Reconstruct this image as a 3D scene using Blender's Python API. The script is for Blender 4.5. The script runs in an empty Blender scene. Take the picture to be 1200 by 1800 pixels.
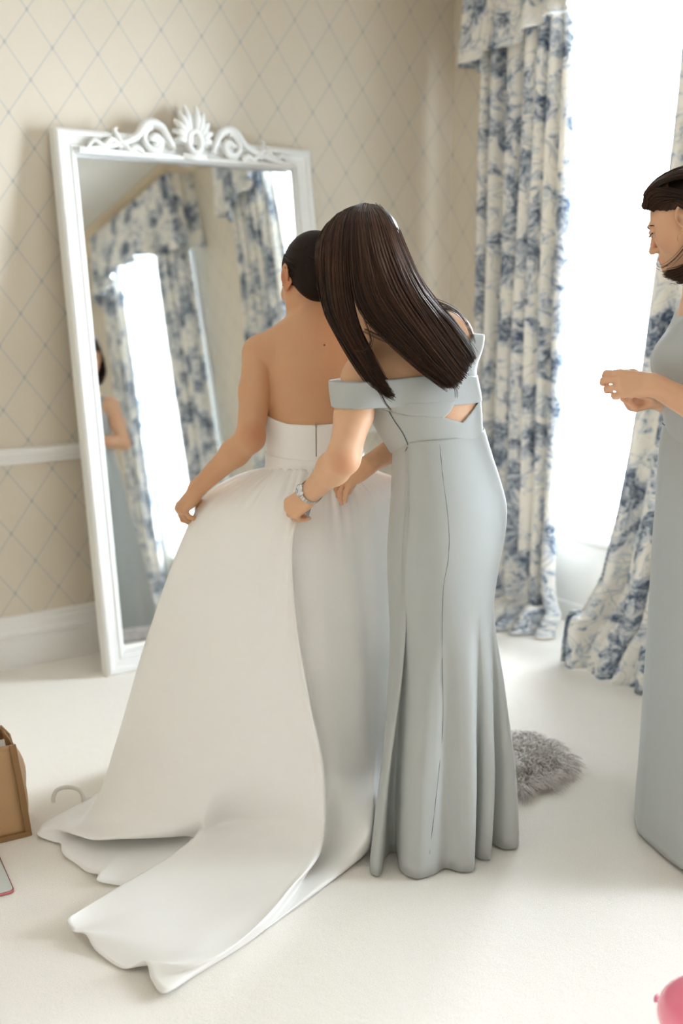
import bpy, bmesh, math, random
import numpy as np
from mathutils import Vector, Matrix

# ------------------------------------------------------------------ camera, sky, exposure
SC = bpy.context.scene
COL = SC.collection
YAW = math.radians(54.87)          # heading of the camera, counted from the back wall's direction (+X)
ROTZ = YAW - math.pi / 2
EYE = 1.43
cam_data = bpy.data.cameras.new('camera')
cam = bpy.data.objects.new('camera', cam_data)
COL.objects.link(cam)
cam.location = (0, 0, EYE)
cam.rotation_euler = (math.pi / 2 - math.radians(11.6), 0, ROTZ)
cam_data.sensor_fit = 'VERTICAL'
cam_data.sensor_height = 36.0
cam_data.lens = 1866.0 / 1800.0 * 36.0
cam_data.clip_start = 0.05
cam_data.dof.use_dof = True
cam_data.dof.focus_distance = 2.62
cam_data.dof.aperture_fstop = 1.7
SC.camera = cam

world = bpy.data.worlds.new('sky')
SC.world = world
world.use_nodes = True
_nt = world.node_tree
_nt.nodes.clear()
_out = _nt.nodes.new('ShaderNodeOutputWorld')
_bg = _nt.nodes.new('ShaderNodeBackground')
_tc = _nt.nodes.new('ShaderNodeTexCoord')
_sep = _nt.nodes.new('ShaderNodeSeparateXYZ')
_mr = _nt.nodes.new('ShaderNodeMapRange')
_mix = _nt.nodes.new('ShaderNodeMix')
_mix.data_type = 'RGBA'
_mix.inputs[6].default_value = (0.78, 0.89, 1.0, 1)     # hazy horizon
_mix.inputs[7].default_value = (0.90, 0.96, 1.0, 1)     # overcast zenith
_mr.inputs['From Min'].default_value = 0.0
_mr.inputs['From Max'].default_value = 0.8
_nt.links.new(_tc.outputs['Generated'], _sep.inputs[0])
_nt.links.new(_sep.outputs['Z'], _mr.inputs['Value'])
_nt.links.new(_mr.outputs[0], _mix.inputs[0])
_nt.links.new(_mix.outputs[2], _bg.inputs['Color'])
_bg.inputs['Strength'].default_value = 46.0
_nt.links.new(_bg.outputs[0], _out.inputs['Surface'])

# room: back wall y=DW, window wall x=XW
DW, XW = 3.9696, 3.4281
XL, YR, ZC = -2.0, -1.9, 3.04
WINDOWS = [(2.34, 3.40), (0.20, 1.22)]      # y ranges of the openings in the window wall
WZ0, WZ1 = 0.40, 2.72
for _i, (_a, _b) in enumerate(WINDOWS):                     # portals: emit nothing, guide the sky light through the openings
    _ld = bpy.data.lights.new('window_portal', 'AREA')
    _ld.shape = 'RECTANGLE'
    _ld.size, _ld.size_y = WZ1 - WZ0, _b - _a
    _ld.cycles.is_portal = True
    _lo = bpy.data.objects.new('window_portal', _ld)
    COL.objects.link(_lo)
    _lo.location = (XW + 0.24, (_a + _b) / 2, (WZ0 + WZ1) / 2)
    _lo.rotation_euler = (0, math.pi / 2, 0)                # -Z of the light points into the room (-X)

SC.view_settings.view_transform = 'Standard'
SC.view_settings.look = 'None'
SC.view_settings.gamma = 1.0
SC.view_settings.use_curve_mapping = False
SC.view_settings.exposure = 0.30
SC.cycles.use_denoising = True
SC.cycles.max_bounces = 12
SC.cycles.diffuse_bounces = 7
SC.cycles.glossy_bounces = 5
SC.cycles.transmission_bounces = 6
SC.cycles.transparent_max_bounces = 16
SC.cycles.sample_clamp_indirect = 12.0
SC.cycles.caustics_reflective = False
SC.cycles.caustics_refractive = False

rng = np.random.default_rng(7)
random.seed(7)

# ------------------------------------------------------------------ materials
def lin(r, g, b):
    f = lambda c: (c / 12.92 if c <= 0.04045 else ((c + 0.055) / 1.055) ** 2.4)
    return (f(r / 255), f(g / 255), f(b / 255), 1.0)

class NT:
    """small wrapper to write node trees shortly"""
    def __init__(self, name):
        self.m = bpy.data.materials.new(name)
        self.m.use_nodes = True
        self.t = self.m.node_tree
        self.t.nodes.clear()
        self.out = self.t.nodes.new('ShaderNodeOutputMaterial')
    def n(self, kind, **kw):
        nd = self.t.nodes.new(kind)
        for k, v in kw.items():
            setattr(nd, k, v)
        return nd
    def l(self, a, b):
        self.t.links.new(a, b)
    def put(self, sock, v):
        if hasattr(v, 'links'):
            self.l(v, sock)
        else:
            sock.default_value = v
    def math(self, op, a, b=0.0, c=None):
        nd = self.n('ShaderNodeMath', operation=op)
        self.put(nd.inputs[0], a)
        self.put(nd.inputs[1], b)
        if c is not None:
            self.put(nd.inputs[2], c)
        return nd.outputs[0]
    def mix(self, f, a, b):
        nd = self.n('ShaderNodeMix', data_type='RGBA')
        self.put(nd.inputs[0], f)
        self.put(nd.inputs[6], a)
        self.put(nd.inputs[7], b)
        return nd.outputs[2]
    def step(self, v, lo, hi, to0=0.0, to1=1.0):
        nd = self.n('ShaderNodeMapRange', interpolation_type='SMOOTHSTEP')
        self.put(nd.inputs['Value'], v)
        nd.inputs['From Min'].default_value = lo
        nd.inputs['From Max'].default_value = hi
        nd.inputs['To Min'].default_value = to0
        nd.inputs['To Max'].default_value = to1
        return nd.outputs[0]
    def noise(self, vec, scale, detail=3.0, rough=0.5, dist=0.0):
        nd = self.n('ShaderNodeTexNoise')
        if vec is not None:
            self.l(vec, nd.inputs['Vector'])
        nd.inputs['Scale'].default_value = scale
        nd.inputs['Detail'].default_value = detail
        nd.inputs['Roughness'].default_value = rough
        nd.inputs['Distortion'].default_value = dist
        return nd
    def bsdf(self, color, rough=0.6, **kw):
        nd = self.n('ShaderNodeBsdfPrincipled')
        self.put(nd.inputs['Base Color'], color)
        self.put(nd.inputs['Roughness'], rough)
        for k, v in kw.items():
            self.put(nd.inputs[k.replace('_', ' ')], v)
        self.l(nd.outputs[0], self.out.inputs['Surface'])
        return nd
    def bump(self, b, height, strength=0.2, dist=0.01):
        nd = self.n('ShaderNodeBump')
        nd.inputs['Strength'].default_value = strength
        nd.inputs['Distance'].default_value = dist
        self.l(height, nd.inputs['Height'])
        self.l(nd.outputs[0], b.inputs['Normal'])

def plain(name, col, rough=0.6, bump=None, **kw):
    t = NT(name)
    tc = t.n('ShaderNodeTexCoord')
    nz = t.noise(tc.outputs['Object'], 14.0, 3.0)
    c2 = tuple(x * 0.93 for x in col[:3]) + (1,)
    c = t.mix(nz.outputs[0], col, c2)
    b = t.bsdf(c, rough, **kw)
    if bump:
        nb = t.noise(tc.outputs['Object'], bump[0], 4.0)
        t.bump(b, nb.outputs[0], bump[1], bump[2])
    return t.m

def wallpaper(name, axis):
    """cream paper with a thin grey-blue diamond trellis; axis 0: along x, axis 1: along y from the corner"""
    t = NT(name)
    tc = t.n('ShaderNodeTexCoord')
    sp = t.n('ShaderNodeSeparateXYZ')
    t.l(tc.outputs['Object'], sp.inputs[0])
    hw, hh = 0.17442 / 2, 0.23658 / 2
    if axis == 0:
        i = t.math('DIVIDE', t.math('SUBTRACT', sp.outputs[0], 1.4224), hw)
    else:
        i = t.math('ADD', t.math('DIVIDE', t.math('SUBTRACT', DW, sp.outputs[1]), hw), (XW - 1.4224) / hw)
    j = t.math('DIVIDE', t.math('SUBTRACT', 2.424, sp.outputs[2]), hh)
    d = []
    for op in ('ADD', 'SUBTRACT'):
        s = t.math('MULTIPLY', t.math(op, i, j), 0.5)
        fr = t.math('SUBTRACT', s, t.math('ROUND', s))
        d.append(t.math('ABSOLUTE', fr))
    dm = t.math('MINIMUM', d[0], d[1])
    line = t.step(dm, 0.006, 0.030, 1.0, 0.0)
    dot = t.step(t.math('MAXIMUM', d[0], d[1]), 0.020, 0.06, 1.0, 0.0)
    nz = t.noise(tc.outputs['Object'], 3.0, 4.0, 0.6)
    weave = t.noise(tc.outputs['Object'], 260.0, 2.0)
    base = t.mix(nz.outputs[0], lin(217, 206, 189), lin(209, 197, 178))
    c = t.mix(t.math('MULTIPLY', line, 0.42), base, lin(152, 163, 172))
    c = t.mix(t.math('MULTIPLY', dot, 0.35), c, lin(120, 132, 142))
    b = t.bsdf(c, 0.62, Specular_IOR_Level=0.35)
    t.bump(b, weave.outputs[0], 0.08, 0.002)
    return t.m

def toile(name, trans=0.0):
    """off-white linen printed with blue flowers, leaves and stems; UV is metres of cloth"""
    t = NT(name)
    uv = t.n('ShaderNodeTexCoord').outputs['UV']
    warp = t.noise(uv, 7.0, 2.0)
    mw = t.n('ShaderNodeMix', data_type='VECTOR')
    t.l(uv, mw.inputs[4]); t.l(warp.outputs['Color'], mw.inputs[5]); mw.inputs[0].default_value = 0.16
    w = mw.outputs[1]
    # bouquets: blotches of leaves and petals gathered in clusters, pale shading and a few stems between
    vo = t.n('ShaderNodeTexVoronoi', feature='F1'); t.l(w, vo.inputs['Vector']); vo.inputs['Scale'].default_value = 6.8
    cl = t.step(vo.outputs['Distance'], 0.22, 0.70, 1.0, 0.0)
    n0 = t.noise(w, 8.5, 2.0, 0.5, 0.4)
    n1 = t.noise(w, 27.0, 5.0, 0.66, 0.7)
    n2 = t.noise(w, 62.0, 4.0, 0.7, 0.6)
    v1 = t.math('ADD', t.math('MULTIPLY', n1.outputs[0], 0.75), t.math('MULTIPLY', t.math('SUBTRACT', cl, 0.5), 0.15))
    v1 = t.math('ADD', v1, t.math('MULTIPLY', t.math('SUBTRACT', n0.outputs[0], 0.5), 0.28))
    dark = t.step(v1, 0.405, 0.465)
    mid = t.step(v1, 0.355, 0.415)
    pale = t.step(v1, 0.30, 0.38)
    vein = t.step(n2.outputs[0], 0.44, 0.56)
    vp = t.n('ShaderNodeTexVoronoi', feature='DISTANCE_TO_EDGE'); t.l(w, vp.inputs['Vector']); vp.inputs['Scale'].default_value = 34.0
    petal = t.math('MULTIPLY', t.step(vp.outputs['Distance'], 0.02, 0.10, 1.0, 0.0), t.step(vo.outputs['Distance'], 0.16, 0.42, 1.0, 0.0))
    n3 = t.noise(uv, 5.0, 2.0, 0.5, 1.0)
    stem = t.step(t.math('ABSOLUTE', t.math('SUBTRACT', n3.outputs[0], 0.5)), 0.003, 0.012, 1.0, 0.0)
    base = lin(240, 235, 226)
    c = t.mix(t.math('MULTIPLY', pale, 0.55), base, lin(186, 196, 208))
    c = t.mix(t.math('MULTIPLY', stem, 0.45), c, lin(136, 150, 168))
    c = t.mix(t.math('MULTIPLY', petal, 0.55), c, lin(132, 147, 166))
    c = t.mix(t.math('MULTIPLY', t.math('MULTIPLY', mid, vein), 0.75), c, lin(124, 140, 160))
    c = t.mix(t.math('MULTIPLY', dark, t.math('ADD', t.math('MULTIPLY', vein, 0.45), 0.45)), c, lin(76, 91, 114))
    b = t.bsdf(c, 0.75, Specular_IOR_Level=0.2)
    wv = t.noise(uv, 900.0, 1.0)
    t.bump(b, wv.outputs[0], 0.08, 0.001)
    tr = t.n('ShaderNodeBsdfTranslucent')
    t.l(c, tr.inputs['Color'])
    ms = t.n('ShaderNodeMixShader')
    ms.inputs[0].default_value = trans
    t.l(b.outputs[0], ms.inputs[1]); t.l(tr.outputs[0], ms.inputs[2])
    t.l(ms.outputs[0], t.out.inputs['Surface'])
    return t.m

def cloth(name, col, rough=0.55, sheen=0.2, trans=0.0, weave=700.0, spec=0.3):
    t = NT(name)
    tc = t.n('ShaderNodeTexCoord')
    nz = t.noise(tc.outputs['Object'], 5.0, 2.0)
    c = t.mix(nz.outputs[0], col, tuple(x * 0.965 for x in col[:3]) + (1,))
    b = t.bsdf(c, rough, Specular_IOR_Level=spec, Sheen_Weight=sheen, Sheen_Roughness=0.4)
    wv = t.noise(tc.outputs['Object'], weave, 1.0)
    t.bump(b, wv.outputs[0], 0.10, 0.0008)
    if trans > 0:
        tr = t.n('ShaderNodeBsdfTranslucent')
        t.l(c, tr.inputs['Color'])
        ms = t.n('ShaderNodeMixShader')
        ms.inputs[0].default_value = trans
        t.l(b.outputs[0], ms.inputs[1]); t.l(tr.outputs[0], ms.inputs[2])
        t.l(ms.outputs[0], t.out.inputs['Surface'])
    return t.m

def skin_mat(name, base):
    t = NT(name)
    tc = t.n('ShaderNodeTexCoord')
    at = t.n('ShaderNodeAttribute', attribute_name='tint')
    nz = t.noise(tc.outputs['Object'], 9.0, 3.0, 0.6)
    fine = t.noise(tc.outputs['Object'], 420.0, 2.0)
    c = t.mix(nz.outputs[0], base, (base[0] * 0.93, base[1] * 0.86, base[2] * 0.82, 1))
    c = t.mix(at.outputs['Fac'], c, (base[0] * 0.80, base[1] * 0.42, base[2] * 0.36, 1))
    b = t.bsdf(c, 0.48, Specular_IOR_Level=0.4, Subsurface_Weight=0.12, Subsurface_Scale=0.02)
    b.inputs['Subsurface Radius'].default_value = (1.0, 0.35, 0.2)
    t.bump(b, fine.outputs[0], 0.06, 0.001)
    return t.m

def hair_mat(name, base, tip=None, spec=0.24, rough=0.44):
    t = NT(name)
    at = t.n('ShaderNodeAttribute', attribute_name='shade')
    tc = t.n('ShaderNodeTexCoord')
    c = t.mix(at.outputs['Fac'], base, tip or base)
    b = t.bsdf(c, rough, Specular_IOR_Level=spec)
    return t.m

def carpet_mat():
    t = NT('cream_carpet')
    tc = t.n('ShaderNodeTexCoord')
    big = t.noise(tc.outputs['Object'], 1.3, 3.0, 0.55)
    med = t.noise(tc.outputs['Object'], 22.0, 4.0, 0.65)
    fine = t.noise(tc.outputs['Object'], 330.0, 3.0, 0.7)
    c = t.mix(big.outputs[0], lin(242, 236, 227), lin(235, 227, 215))
    c = t.mix(t.step(fine.outputs[0], 0.4, 0.62), c, lin(246, 241, 234))
    b = t.bsdf(c, 0.9, Specular_IOR_Level=0.1, Sheen_Weight=0.3)
    h = t.math('ADD', t.math('MULTIPLY', fine.outputs[0], 0.6), t.math('MULTIPLY', med.outputs[0], 0.8))
    t.bump(b, h, 0.55, 0.006)
    return t.m

M = {}
M['paper_back'] = wallpaper('trellis_wallpaper_back', 0)
M['paper_side'] = wallpaper('trellis_wallpaper_side', 1)
M['white_paint'] = plain('white_satin_paint', lin(238, 236, 231), 0.38, (120.0, 0.05, 0.002))
M['ceiling'] = plain('ceiling_paint', lin(240, 237, 231), 0.8)
M['plain_wall'] = plain('cream_wall', lin(222, 212, 198), 0.7)
M['carpet'] = carpet_mat()
M['toile'] = toile('blue_toile', 0.09)
M['mirror_frame'] = plain('white_frame_paint', lin(232, 231, 227), 0.42, (60.0, 0.1, 0.003))
_t = NT('silvered_glass'); _t.bsdf((0.92, 0.94, 0.93, 1), 0.015, Metallic=1.0); M['mirror'] = _t.m

def sheer_mat():
    t = NT('sheer_voile')
    uv = t.n('ShaderNodeTexCoord').outputs['UV']
    sp = t.n('ShaderNodeSeparateXYZ'); t.l(uv, sp.inputs[0])
    nz = t.noise(uv, 500.0, 2.0)
    tr = t.n('ShaderNodeBsdfTranslucent'); tr.inputs[0].default_value = (0.95, 0.96, 0.97, 1)
    df = t.n('ShaderNodeBsdfDiffuse'); df.inputs[0].default_value = (0.93, 0.94, 0.95, 1)
    tp = t.n('ShaderNodeBsdfTransparent'); tp.inputs[0].default_value = (1, 1, 1, 1)
    m1 = t.n('ShaderNodeMixShader'); m1.inputs[0].default_value = 0.30
    t.l(tr.outputs[0], m1.inputs[1]); t.l(df.outputs[0], m1.inputs[2])
    m2 = t.n('ShaderNodeMixShader')
    t.put(m2.inputs[0], t.step(nz.outputs[0], 0.3, 0.7, 0.60, 0.78))
    t.l(m1.outputs[0], m2.inputs[1]); t.l(tp.outputs[0], m2.inputs[2])
    t.l(m2.outputs[0], t.out.inputs['Surface'])
    return t.m
M['sheer'] = sheer_mat()

def pane_mat():
    t = NT('window_glass')
    fr = t.n('ShaderNodeFresnel'); fr.inputs[0].default_value = 1.45
    gl = t.n('ShaderNodeBsdfGlossy'); gl.inputs['Roughness'].default_value = 0.02
    tp = t.n('ShaderNodeBsdfTransparent'); tp.inputs[0].default_value = (0.97, 0.98, 0.98, 1)
    ms = t.n('ShaderNodeMixShader')
    t.l(fr.outputs[0], ms.inputs[0]); t.l(tp.outputs[0], ms.inputs[1]); t.l(gl.outputs[0], ms.inputs[2])
    t.l(ms.outputs[0], t.out.inputs['Surface'])
    return t.m
M['pane'] = pane_mat()

# ------------------------------------------------------------------ mesh helpers
def mk(name, verts, faces, mat=None, parent=None, smooth=True, uv=None, attrs=None):
    """one mesh object from arrays; faces: (n,4) / (n,3) array or list of tuples"""
    me = bpy.data.meshes.new(name)
    v = np.asarray(verts, dtype=np.float32).reshape(-1, 3)
    if isinstance(faces, np.ndarray):
        n, k = faces.shape
        me.vertices.add(len(v)); me.loops.add(n * k); me.polygons.add(n)
        me.vertices.foreach_set('co', v.ravel())
        me.loops.foreach_set('vertex_index', faces.astype(np.int32).ravel())
        me.polygons.foreach_set('loop_start', np.arange(0, n * k, k, dtype=np.int32))
        me.update(calc_edges=True)
    else:
        me.from_pydata(v.tolist(), [], [tuple(f) for f in faces])
    if uv is not None:
        layer = me.uv_layers.new(name='UVMap')
        li = np.empty(len(me.loops), dtype=np.int32)
        me.loops.foreach_get('vertex_index', li)
        layer.data.foreach_set('uv', np.asarray(uv, dtype=np.float32)[li].ravel())
    if attrs:
        for k, a in attrs.items():
            at = me.attributes.new(k, 'FLOAT', 'POINT')
            at.data.foreach_set('value', np.asarray(a, dtype=np.float32))
    if smooth:
        me.polygons.foreach_set('use_smooth', np.ones(len(me.polygons), dtype=bool))
    me.validate(verbose=False)
    if mat is not None:
        me.materials.append(mat)
    o = bpy.data.objects.new(name, me)
    COL.objects.link(o)
    if parent is not None:
        o.parent = parent
    return o

def join(*parts):
    """merge (verts, faces[, uv]) lists into one"""
    V, Fc, U = [], [], []
    b = 0
    for p in parts:
        V.append(np.asarray(p[0], float).reshape(-1, 3))
        Fc += [tuple(int(i) + b for i in f) for f in p[1]]
        if len(p) > 2:
            U.append(np.asarray(p[2], float))
        b += len(V[-1])
    return (np.concatenate(V), Fc) + ((np.concatenate(U),) if U else ())

def box(lo, hi):
    x0, y0, z0 = lo; x1, y1, z1 = hi
    v = [(x0, y0, z0), (x1, y0, z0), (x1, y1, z0), (x0, y1, z0), (x0, y0, z1), (x1, y0, z1), (x1, y1, z1), (x0, y1, z1)]
    f = [(0, 3, 2, 1), (4, 5, 6, 7), (0, 1, 5, 4), (1, 2, 6, 5), (2, 3, 7, 6), (3, 0, 4, 7)]
    return np.array(v, float), f

def grid(P, close_u=False, close_v=False):
    """faces of a (nu,nv,3) point grid"""
    nu, nv = P.shape[:2]
    idx = np.arange(nu * nv).reshape(nu, nv)
    a = idx if close_u else idx[:-1]
    b = np.roll(idx, -1, 0) if close_u else idx[1:]
    if close_v:
        q = np.stack([a, b, np.roll(b, -1, 1), np.roll(a, -1, 1)], -1)
    else:
        q = np.stack([a[:, :-1], b[:, :-1], b[:, 1:], a[:, 1:]], -1)
    return P.reshape(-1, 3), q.reshape(-1, 4)

def gridf(P, close_u=False, close_v=False):
    v, f = grid(np.asarray(P, float), close_u, close_v)
    return v, f.tolist()

def bevel(o, w, seg=2):
    m = o.modifiers.new('bevel', 'BEVEL'); m.width = w; m.segments = seg; m.limit_method = 'ANGLE'; m.angle_limit = math.radians(40)
    return o

def solid(o, th, off=0.0):
    m = o.modifiers.new('thickness', 'SOLIDIFY'); m.thickness = th; m.offset = off
    return o

def catmull(K, n, closed=False):
    """n samples of a Catmull-Rom curve through the knots K (k,d)"""
    K = np.asarray(K, float)
    k = len(K)
    if closed:
        t = np.arange(n) * k / n
        i = np.floor(t).astype(int)
        p0, p1, p2, p3 = K[(i - 1) % k], K[i % k], K[(i + 1) % k], K[(i + 2) % k]
    else:
        t = np.linspace(0, k - 1, n)
        i = np.minimum(np.floor(t).astype(int), k - 2)
        E = np.concatenate([[2 * K[0] - K[1]], K, [2 * K[-1] - K[-2]]])
        p0, p1, p2, p3 = E[i], E[i + 1], E[i + 2], E[i + 3]
    u = (t - i)[:, None]
    return 0.5 * (2 * p1 + (p2 - p0) * u + (2 * p0 - 5 * p1 + 4 * p2 - p3) * u ** 2 + (3 * p1 - p0 - 3 * p2 + p3) * u ** 3)

def tube(path, r, n=8, closed=False, caps=True):
    """round tube along a path; r scalar or per point"""
    P = np.asarray(path, float)
    m = len(P)
    r = np.broadcast_to(np.asarray(r, float), (m,))
    T = np.gradient(P, axis=0) if not closed else (np.roll(P, -1, 0) - np.roll(P, 1, 0))
    T /= np.linalg.norm(T, axis=1)[:, None] + 1e-12
    N = np.zeros_like(P)
    a = np.array([0, 0, 1.0]) if abs(T[0, 2]) < 0.9 else np.array([1.0, 0, 0])
    nn = np.cross(T[0], a); nn /= np.linalg.norm(nn)
    for i in range(m):
        nn = nn - T[i] * (nn @ T[i]); nn /= np.linalg.norm(nn) + 1e-12
        N[i] = nn
    B = np.cross(T, N)
    th = np.arange(n) * 2 * np.pi / n
    R = P[:, None] + r[:, None, None] * (np.cos(th)[None, :, None] * N[:, None] + np.sin(th)[None, :, None] * B[:, None])
    v, f = gridf(R, close_u=closed, close_v=True)
    if caps and not closed:
        f.append(tuple(range(n - 1, -1, -1)))
        f.append(tuple((m - 1) * n + i for i in range(n)))
    return v, f

def lathe(prof, n=24, center=(0, 0, 0)):
    """surface of revolution about z; prof: list of (r,z)"""
    p = np.asarray(prof, float)
    th = np.arange(n) * 2 * np.pi / n
    P = np.stack([p[:, None, 0] * np.cos(th), p[:, None, 0] * np.sin(th), np.repeat(p[:, 1:2], n, 1)], -1) + np.asarray(center, float)
    v, f = gridf(P, close_v=True)
    return v, f

def tag(o, label=None, cat=None, group=None, kind=None):
    if label: o['label'] = label
    if cat: o['category'] = cat
    if group: o['group'] = group
    if kind: o['kind'] = kind
    return o

def empty(name, loc, rz=0.0, rx=0.0):
    o = bpy.data.objects.new(name, None)
    COL.objects.link(o)
    o.location = loc
    o.rotation_euler = (rx, 0, rz)
    o.empty_display_size = 0.1
    return o

CY, SY = math.cos(ROTZ), math.sin(ROTZ)
def vw(p):
    """(to the right, forward, up) as seen from where the photographer stands -> world"""
    return (p[0] * CY - p[1] * SY, p[0] * SY + p[1] * CY, p[2])
VW = np.array([[CY, -SY, 0], [SY, CY, 0], [0, 0, 1.0]])

# ------------------------------------------------------------------ room
def struct(name, part, mat, smooth=False, parent=None):
    o = mk(name, part[0], part[1], mat, parent, smooth)
    if parent is None:
        o['kind'] = 'structure'
    return o

T = 0.25
struct('floor', box((XL - T, YR - T, -0.12), (XW + T, DW + T, 0.0)), M['carpet'])
struct('ceiling', box((XL - T, YR - T, ZC), (XW + T, DW + T, ZC + 0.12)), M['ceiling'])
struct('wall_back', box((XL - T, DW, 0), (XW + T, DW + T, ZC)), M['paper_back'])
struct('wall_left', box((XL - T, YR, 0), (XL, DW, ZC)), M['plain_wall'])
struct('wall_front', box((XL - T, YR - T, 0), (XW + T, YR, ZC)), M['plain_wall'])
# window wall with openings
ys = [YR] + [v for w in sorted(WINDOWS) for v in w] + [DW]
pieces = []
for k in range(0, len(ys), 2):
    pieces.append(box((XW, ys[k], 0), (XW + T, ys[k + 1], ZC)))
for a, b in WINDOWS:
    pieces.append(box((XW, a, WZ1), (XW + T, b, ZC)))
    pieces.append(box((XW + 0.10, a, 0), (XW + T, b, WZ0)))
struct('wall_right', join(*pieces), M['paper_side'])

def sweep(prof, path_a, path_b, inward):
    """straight moulding from path_a to path_b; prof: (out, up) points, out along the inward normal"""
    a, b, n = np.array(path_a, float), np.array(path_b, float), np.array(inward, float)
    P = np.stack([np.stack([q + n * o + np.array([0, 0, u]) for o, u in prof]) for q in (a, b)])
    v, f = gridf(P)
    k = len(prof)
    return v, f + [tuple(range(k)), tuple(k + i for i in range(k - 1, -1, -1))]

base_prof = [(0, 0), (0.022, 0), (0.022, 0.105), (0.018, 0.118), (0.018, 0.122), (0.026, 0.128), (0.026, 0.140), (0.020, 0.150), (0.018, 0.176), (0.012, 0.186), (0.014, 0.192), (0.010, 0.203), (0, 0.207)]
rail_prof = [(0, 0.796), (0.012, 0.798), (0.016, 0.806), (0.012, 0.814), (0.018, 0.826), (0.030, 0.834), (0.034, 0.846), (0.030, 0.856), (0.016, 0.860), (0, 0.861)]
crown_prof = [(0, ZC - 0.13), (0.012, ZC - 0.128), (0.02, ZC - 0.115), (0.03, ZC - 0.07), (0.06, ZC - 0.035), (0.10, ZC - 0.02), (0.105, ZC - 0.006), (0.12, ZC), (0, ZC)]
struct('baseboard_back', sweep(base_prof, (XW, DW, 0), (XL, DW, 0), (0, -1, 0)), M['white_paint'])
struct('trim_1', sweep(rail_prof, (XW, DW, 0), (XL, DW, 0), (0, -1, 0)), M['white_paint'])
M['crown'] = plain('crown_paint', lin(232, 216, 192), 0.5)
struct('trim_2', sweep(crown_prof, (XW, DW, 0), (XL, DW, 0), (0, -1, 0)), M['crown'])
struct('trim_3', sweep(crown_prof, (XW, DW, 0), (XW, YR, 0), (-1, 0, 0)), M['crown'])
struct('trim_4', sweep(crown_prof, (XL, DW, 0), (XL, YR, 0), (1, 0, 0)), M['crown'])
struct('trim_5', sweep(crown_prof, (XL, YR, 0), (XW, YR, 0), (0, 1, 0)), M['crown'])
segs = [(DW, WINDOWS[0][1]), (WINDOWS[0][0], WINDOWS[1][1]), (WINDOWS[1][0], YR)]
struct('baseboard_right', join(*[sweep(base_prof, (XW, a, 0), (XW, b, 0), (-1, 0, 0)) for a, b in segs]), M['white_paint'])
struct('trim_6', join(*[sweep(rail_prof, (XW, a, 0), (XW, b, 0), (-1, 0, 0)) for a, b in segs]), M['white_paint'])
struct('baseboard_left', sweep(base_prof, (XL, YR, 0), (XL, DW, 0), (1, 0, 0)), M['white_paint'])
struct('baseboard_front', sweep(base_prof, (XL, YR, 0), (XW, YR, 0), (0, 1, 0)), M['white_paint'])

# ------------------------------------------------------------------ windows
def make_window(n, a, b):
    r = empty('window_%d' % n, (XW, (a + b) / 2, 0))
    r['kind'] = 'structure'
    oy = (a + b) / 2
    A, B = a - oy, b - oy
    def part(name, p, mat, parent=r, bev=0.0):
        o = mk(name, p[0], p[1], mat, parent, False)
        if bev: bevel(o, bev)
        return o
    # panelled apron under the sill, sill board, lining and architrave
    part('apron_panel', join(box((0.02, A, 0), (0.099, B, 0.375)), box((0.005, A + 0.0, 0.0), (0.02, B, 0.09))), M['white_paint'], bev=0.004)
    part('sill', box((0.0, A, 0.375), (0.22, B, WZ0)), M['white_paint'], bev=0.005)
    part('lining', join(box((0.0, A, WZ0), (0.22, A + 0.02, WZ1)), box((0.0, B - 0.02, WZ0), (0.22, B, WZ1)), box((0.0, A, WZ1 - 0.02), (0.22, B, WZ1))), M['white_paint'])
    part('architrave', join(box((-0.02, A - 0.09, 0), (0.0, A, WZ1 + 0.09)), box((-0.02, B, 0), (0.0, B + 0.09, WZ1 + 0.09)), box((-0.02, A, WZ1), (0.0, B, WZ1 + 0.09))), M['white_paint'], bev=0.006)
    # two sashes, 3 x 2 panes each
    zm = (WZ0 + WZ1) / 2
    for (z0, z1, x0) in ((WZ0, zm + 0.02, 0.115), (zm - 0.02, WZ1 - 0.02, 0.160)):
        y0, y1 = A + 0.02, B - 0.02
        s = 0.045
        p = [box((x0, y0, z0), (x0 + 0.04, y0 + s, z1)), box((x0, y1 - s, z0), (x0 + 0.04, y1, z1)), box((x0, y0 + s, z0), (x0 + 0.04, y1 - s, z0 + s)), box((x0, y0 + s, z1 - s), (x0 + 0.04, y1 - s, z1))]
        f = part('sash', join(*p), M['white_paint'])
        iy0, iy1, iz0, iz1 = y0 + s, y1 - s, z0 + s, z1 - s
        nb = 2
        bars = []
        for k in range(1, nb):
            yy = iy0 + (iy1 - iy0) * k / nb
            bars.append(box((x0 + 0.008, yy - 0.011, iz0), (x0 + 0.032, yy + 0.011, iz1)))
        zz = (iz0 + iz1) / 2
        bars.append(box((x0 + 0.010, iy0, zz - 0.011), (x0 + 0.030, iy1, zz + 0.011)))
        part('glazing_bar', join(*bars), M['white_paint'], f)
        for k in range(nb):
            for q in range(2):
                ya = iy0 + (iy1 - iy0) * k / nb; yb = iy0 + (iy1 - iy0) * (k + 1) / nb
                za = iz0 + (iz1 - iz0) * q / 2; zb = iz0 + (iz1 - iz0) * (q + 1) / 2
                part('pane', (np.array([(x0 + 0.02, ya, za), (x0 + 0.02, yb, za), (x0 + 0.02, yb, zb), (x0 + 0.02, ya, zb)]), [(0, 1, 2, 3)]), M['pane'], f)
    return r
for n, (a, b) in enumerate(WINDOWS):
    make_window(n + 1, a, b)

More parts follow.
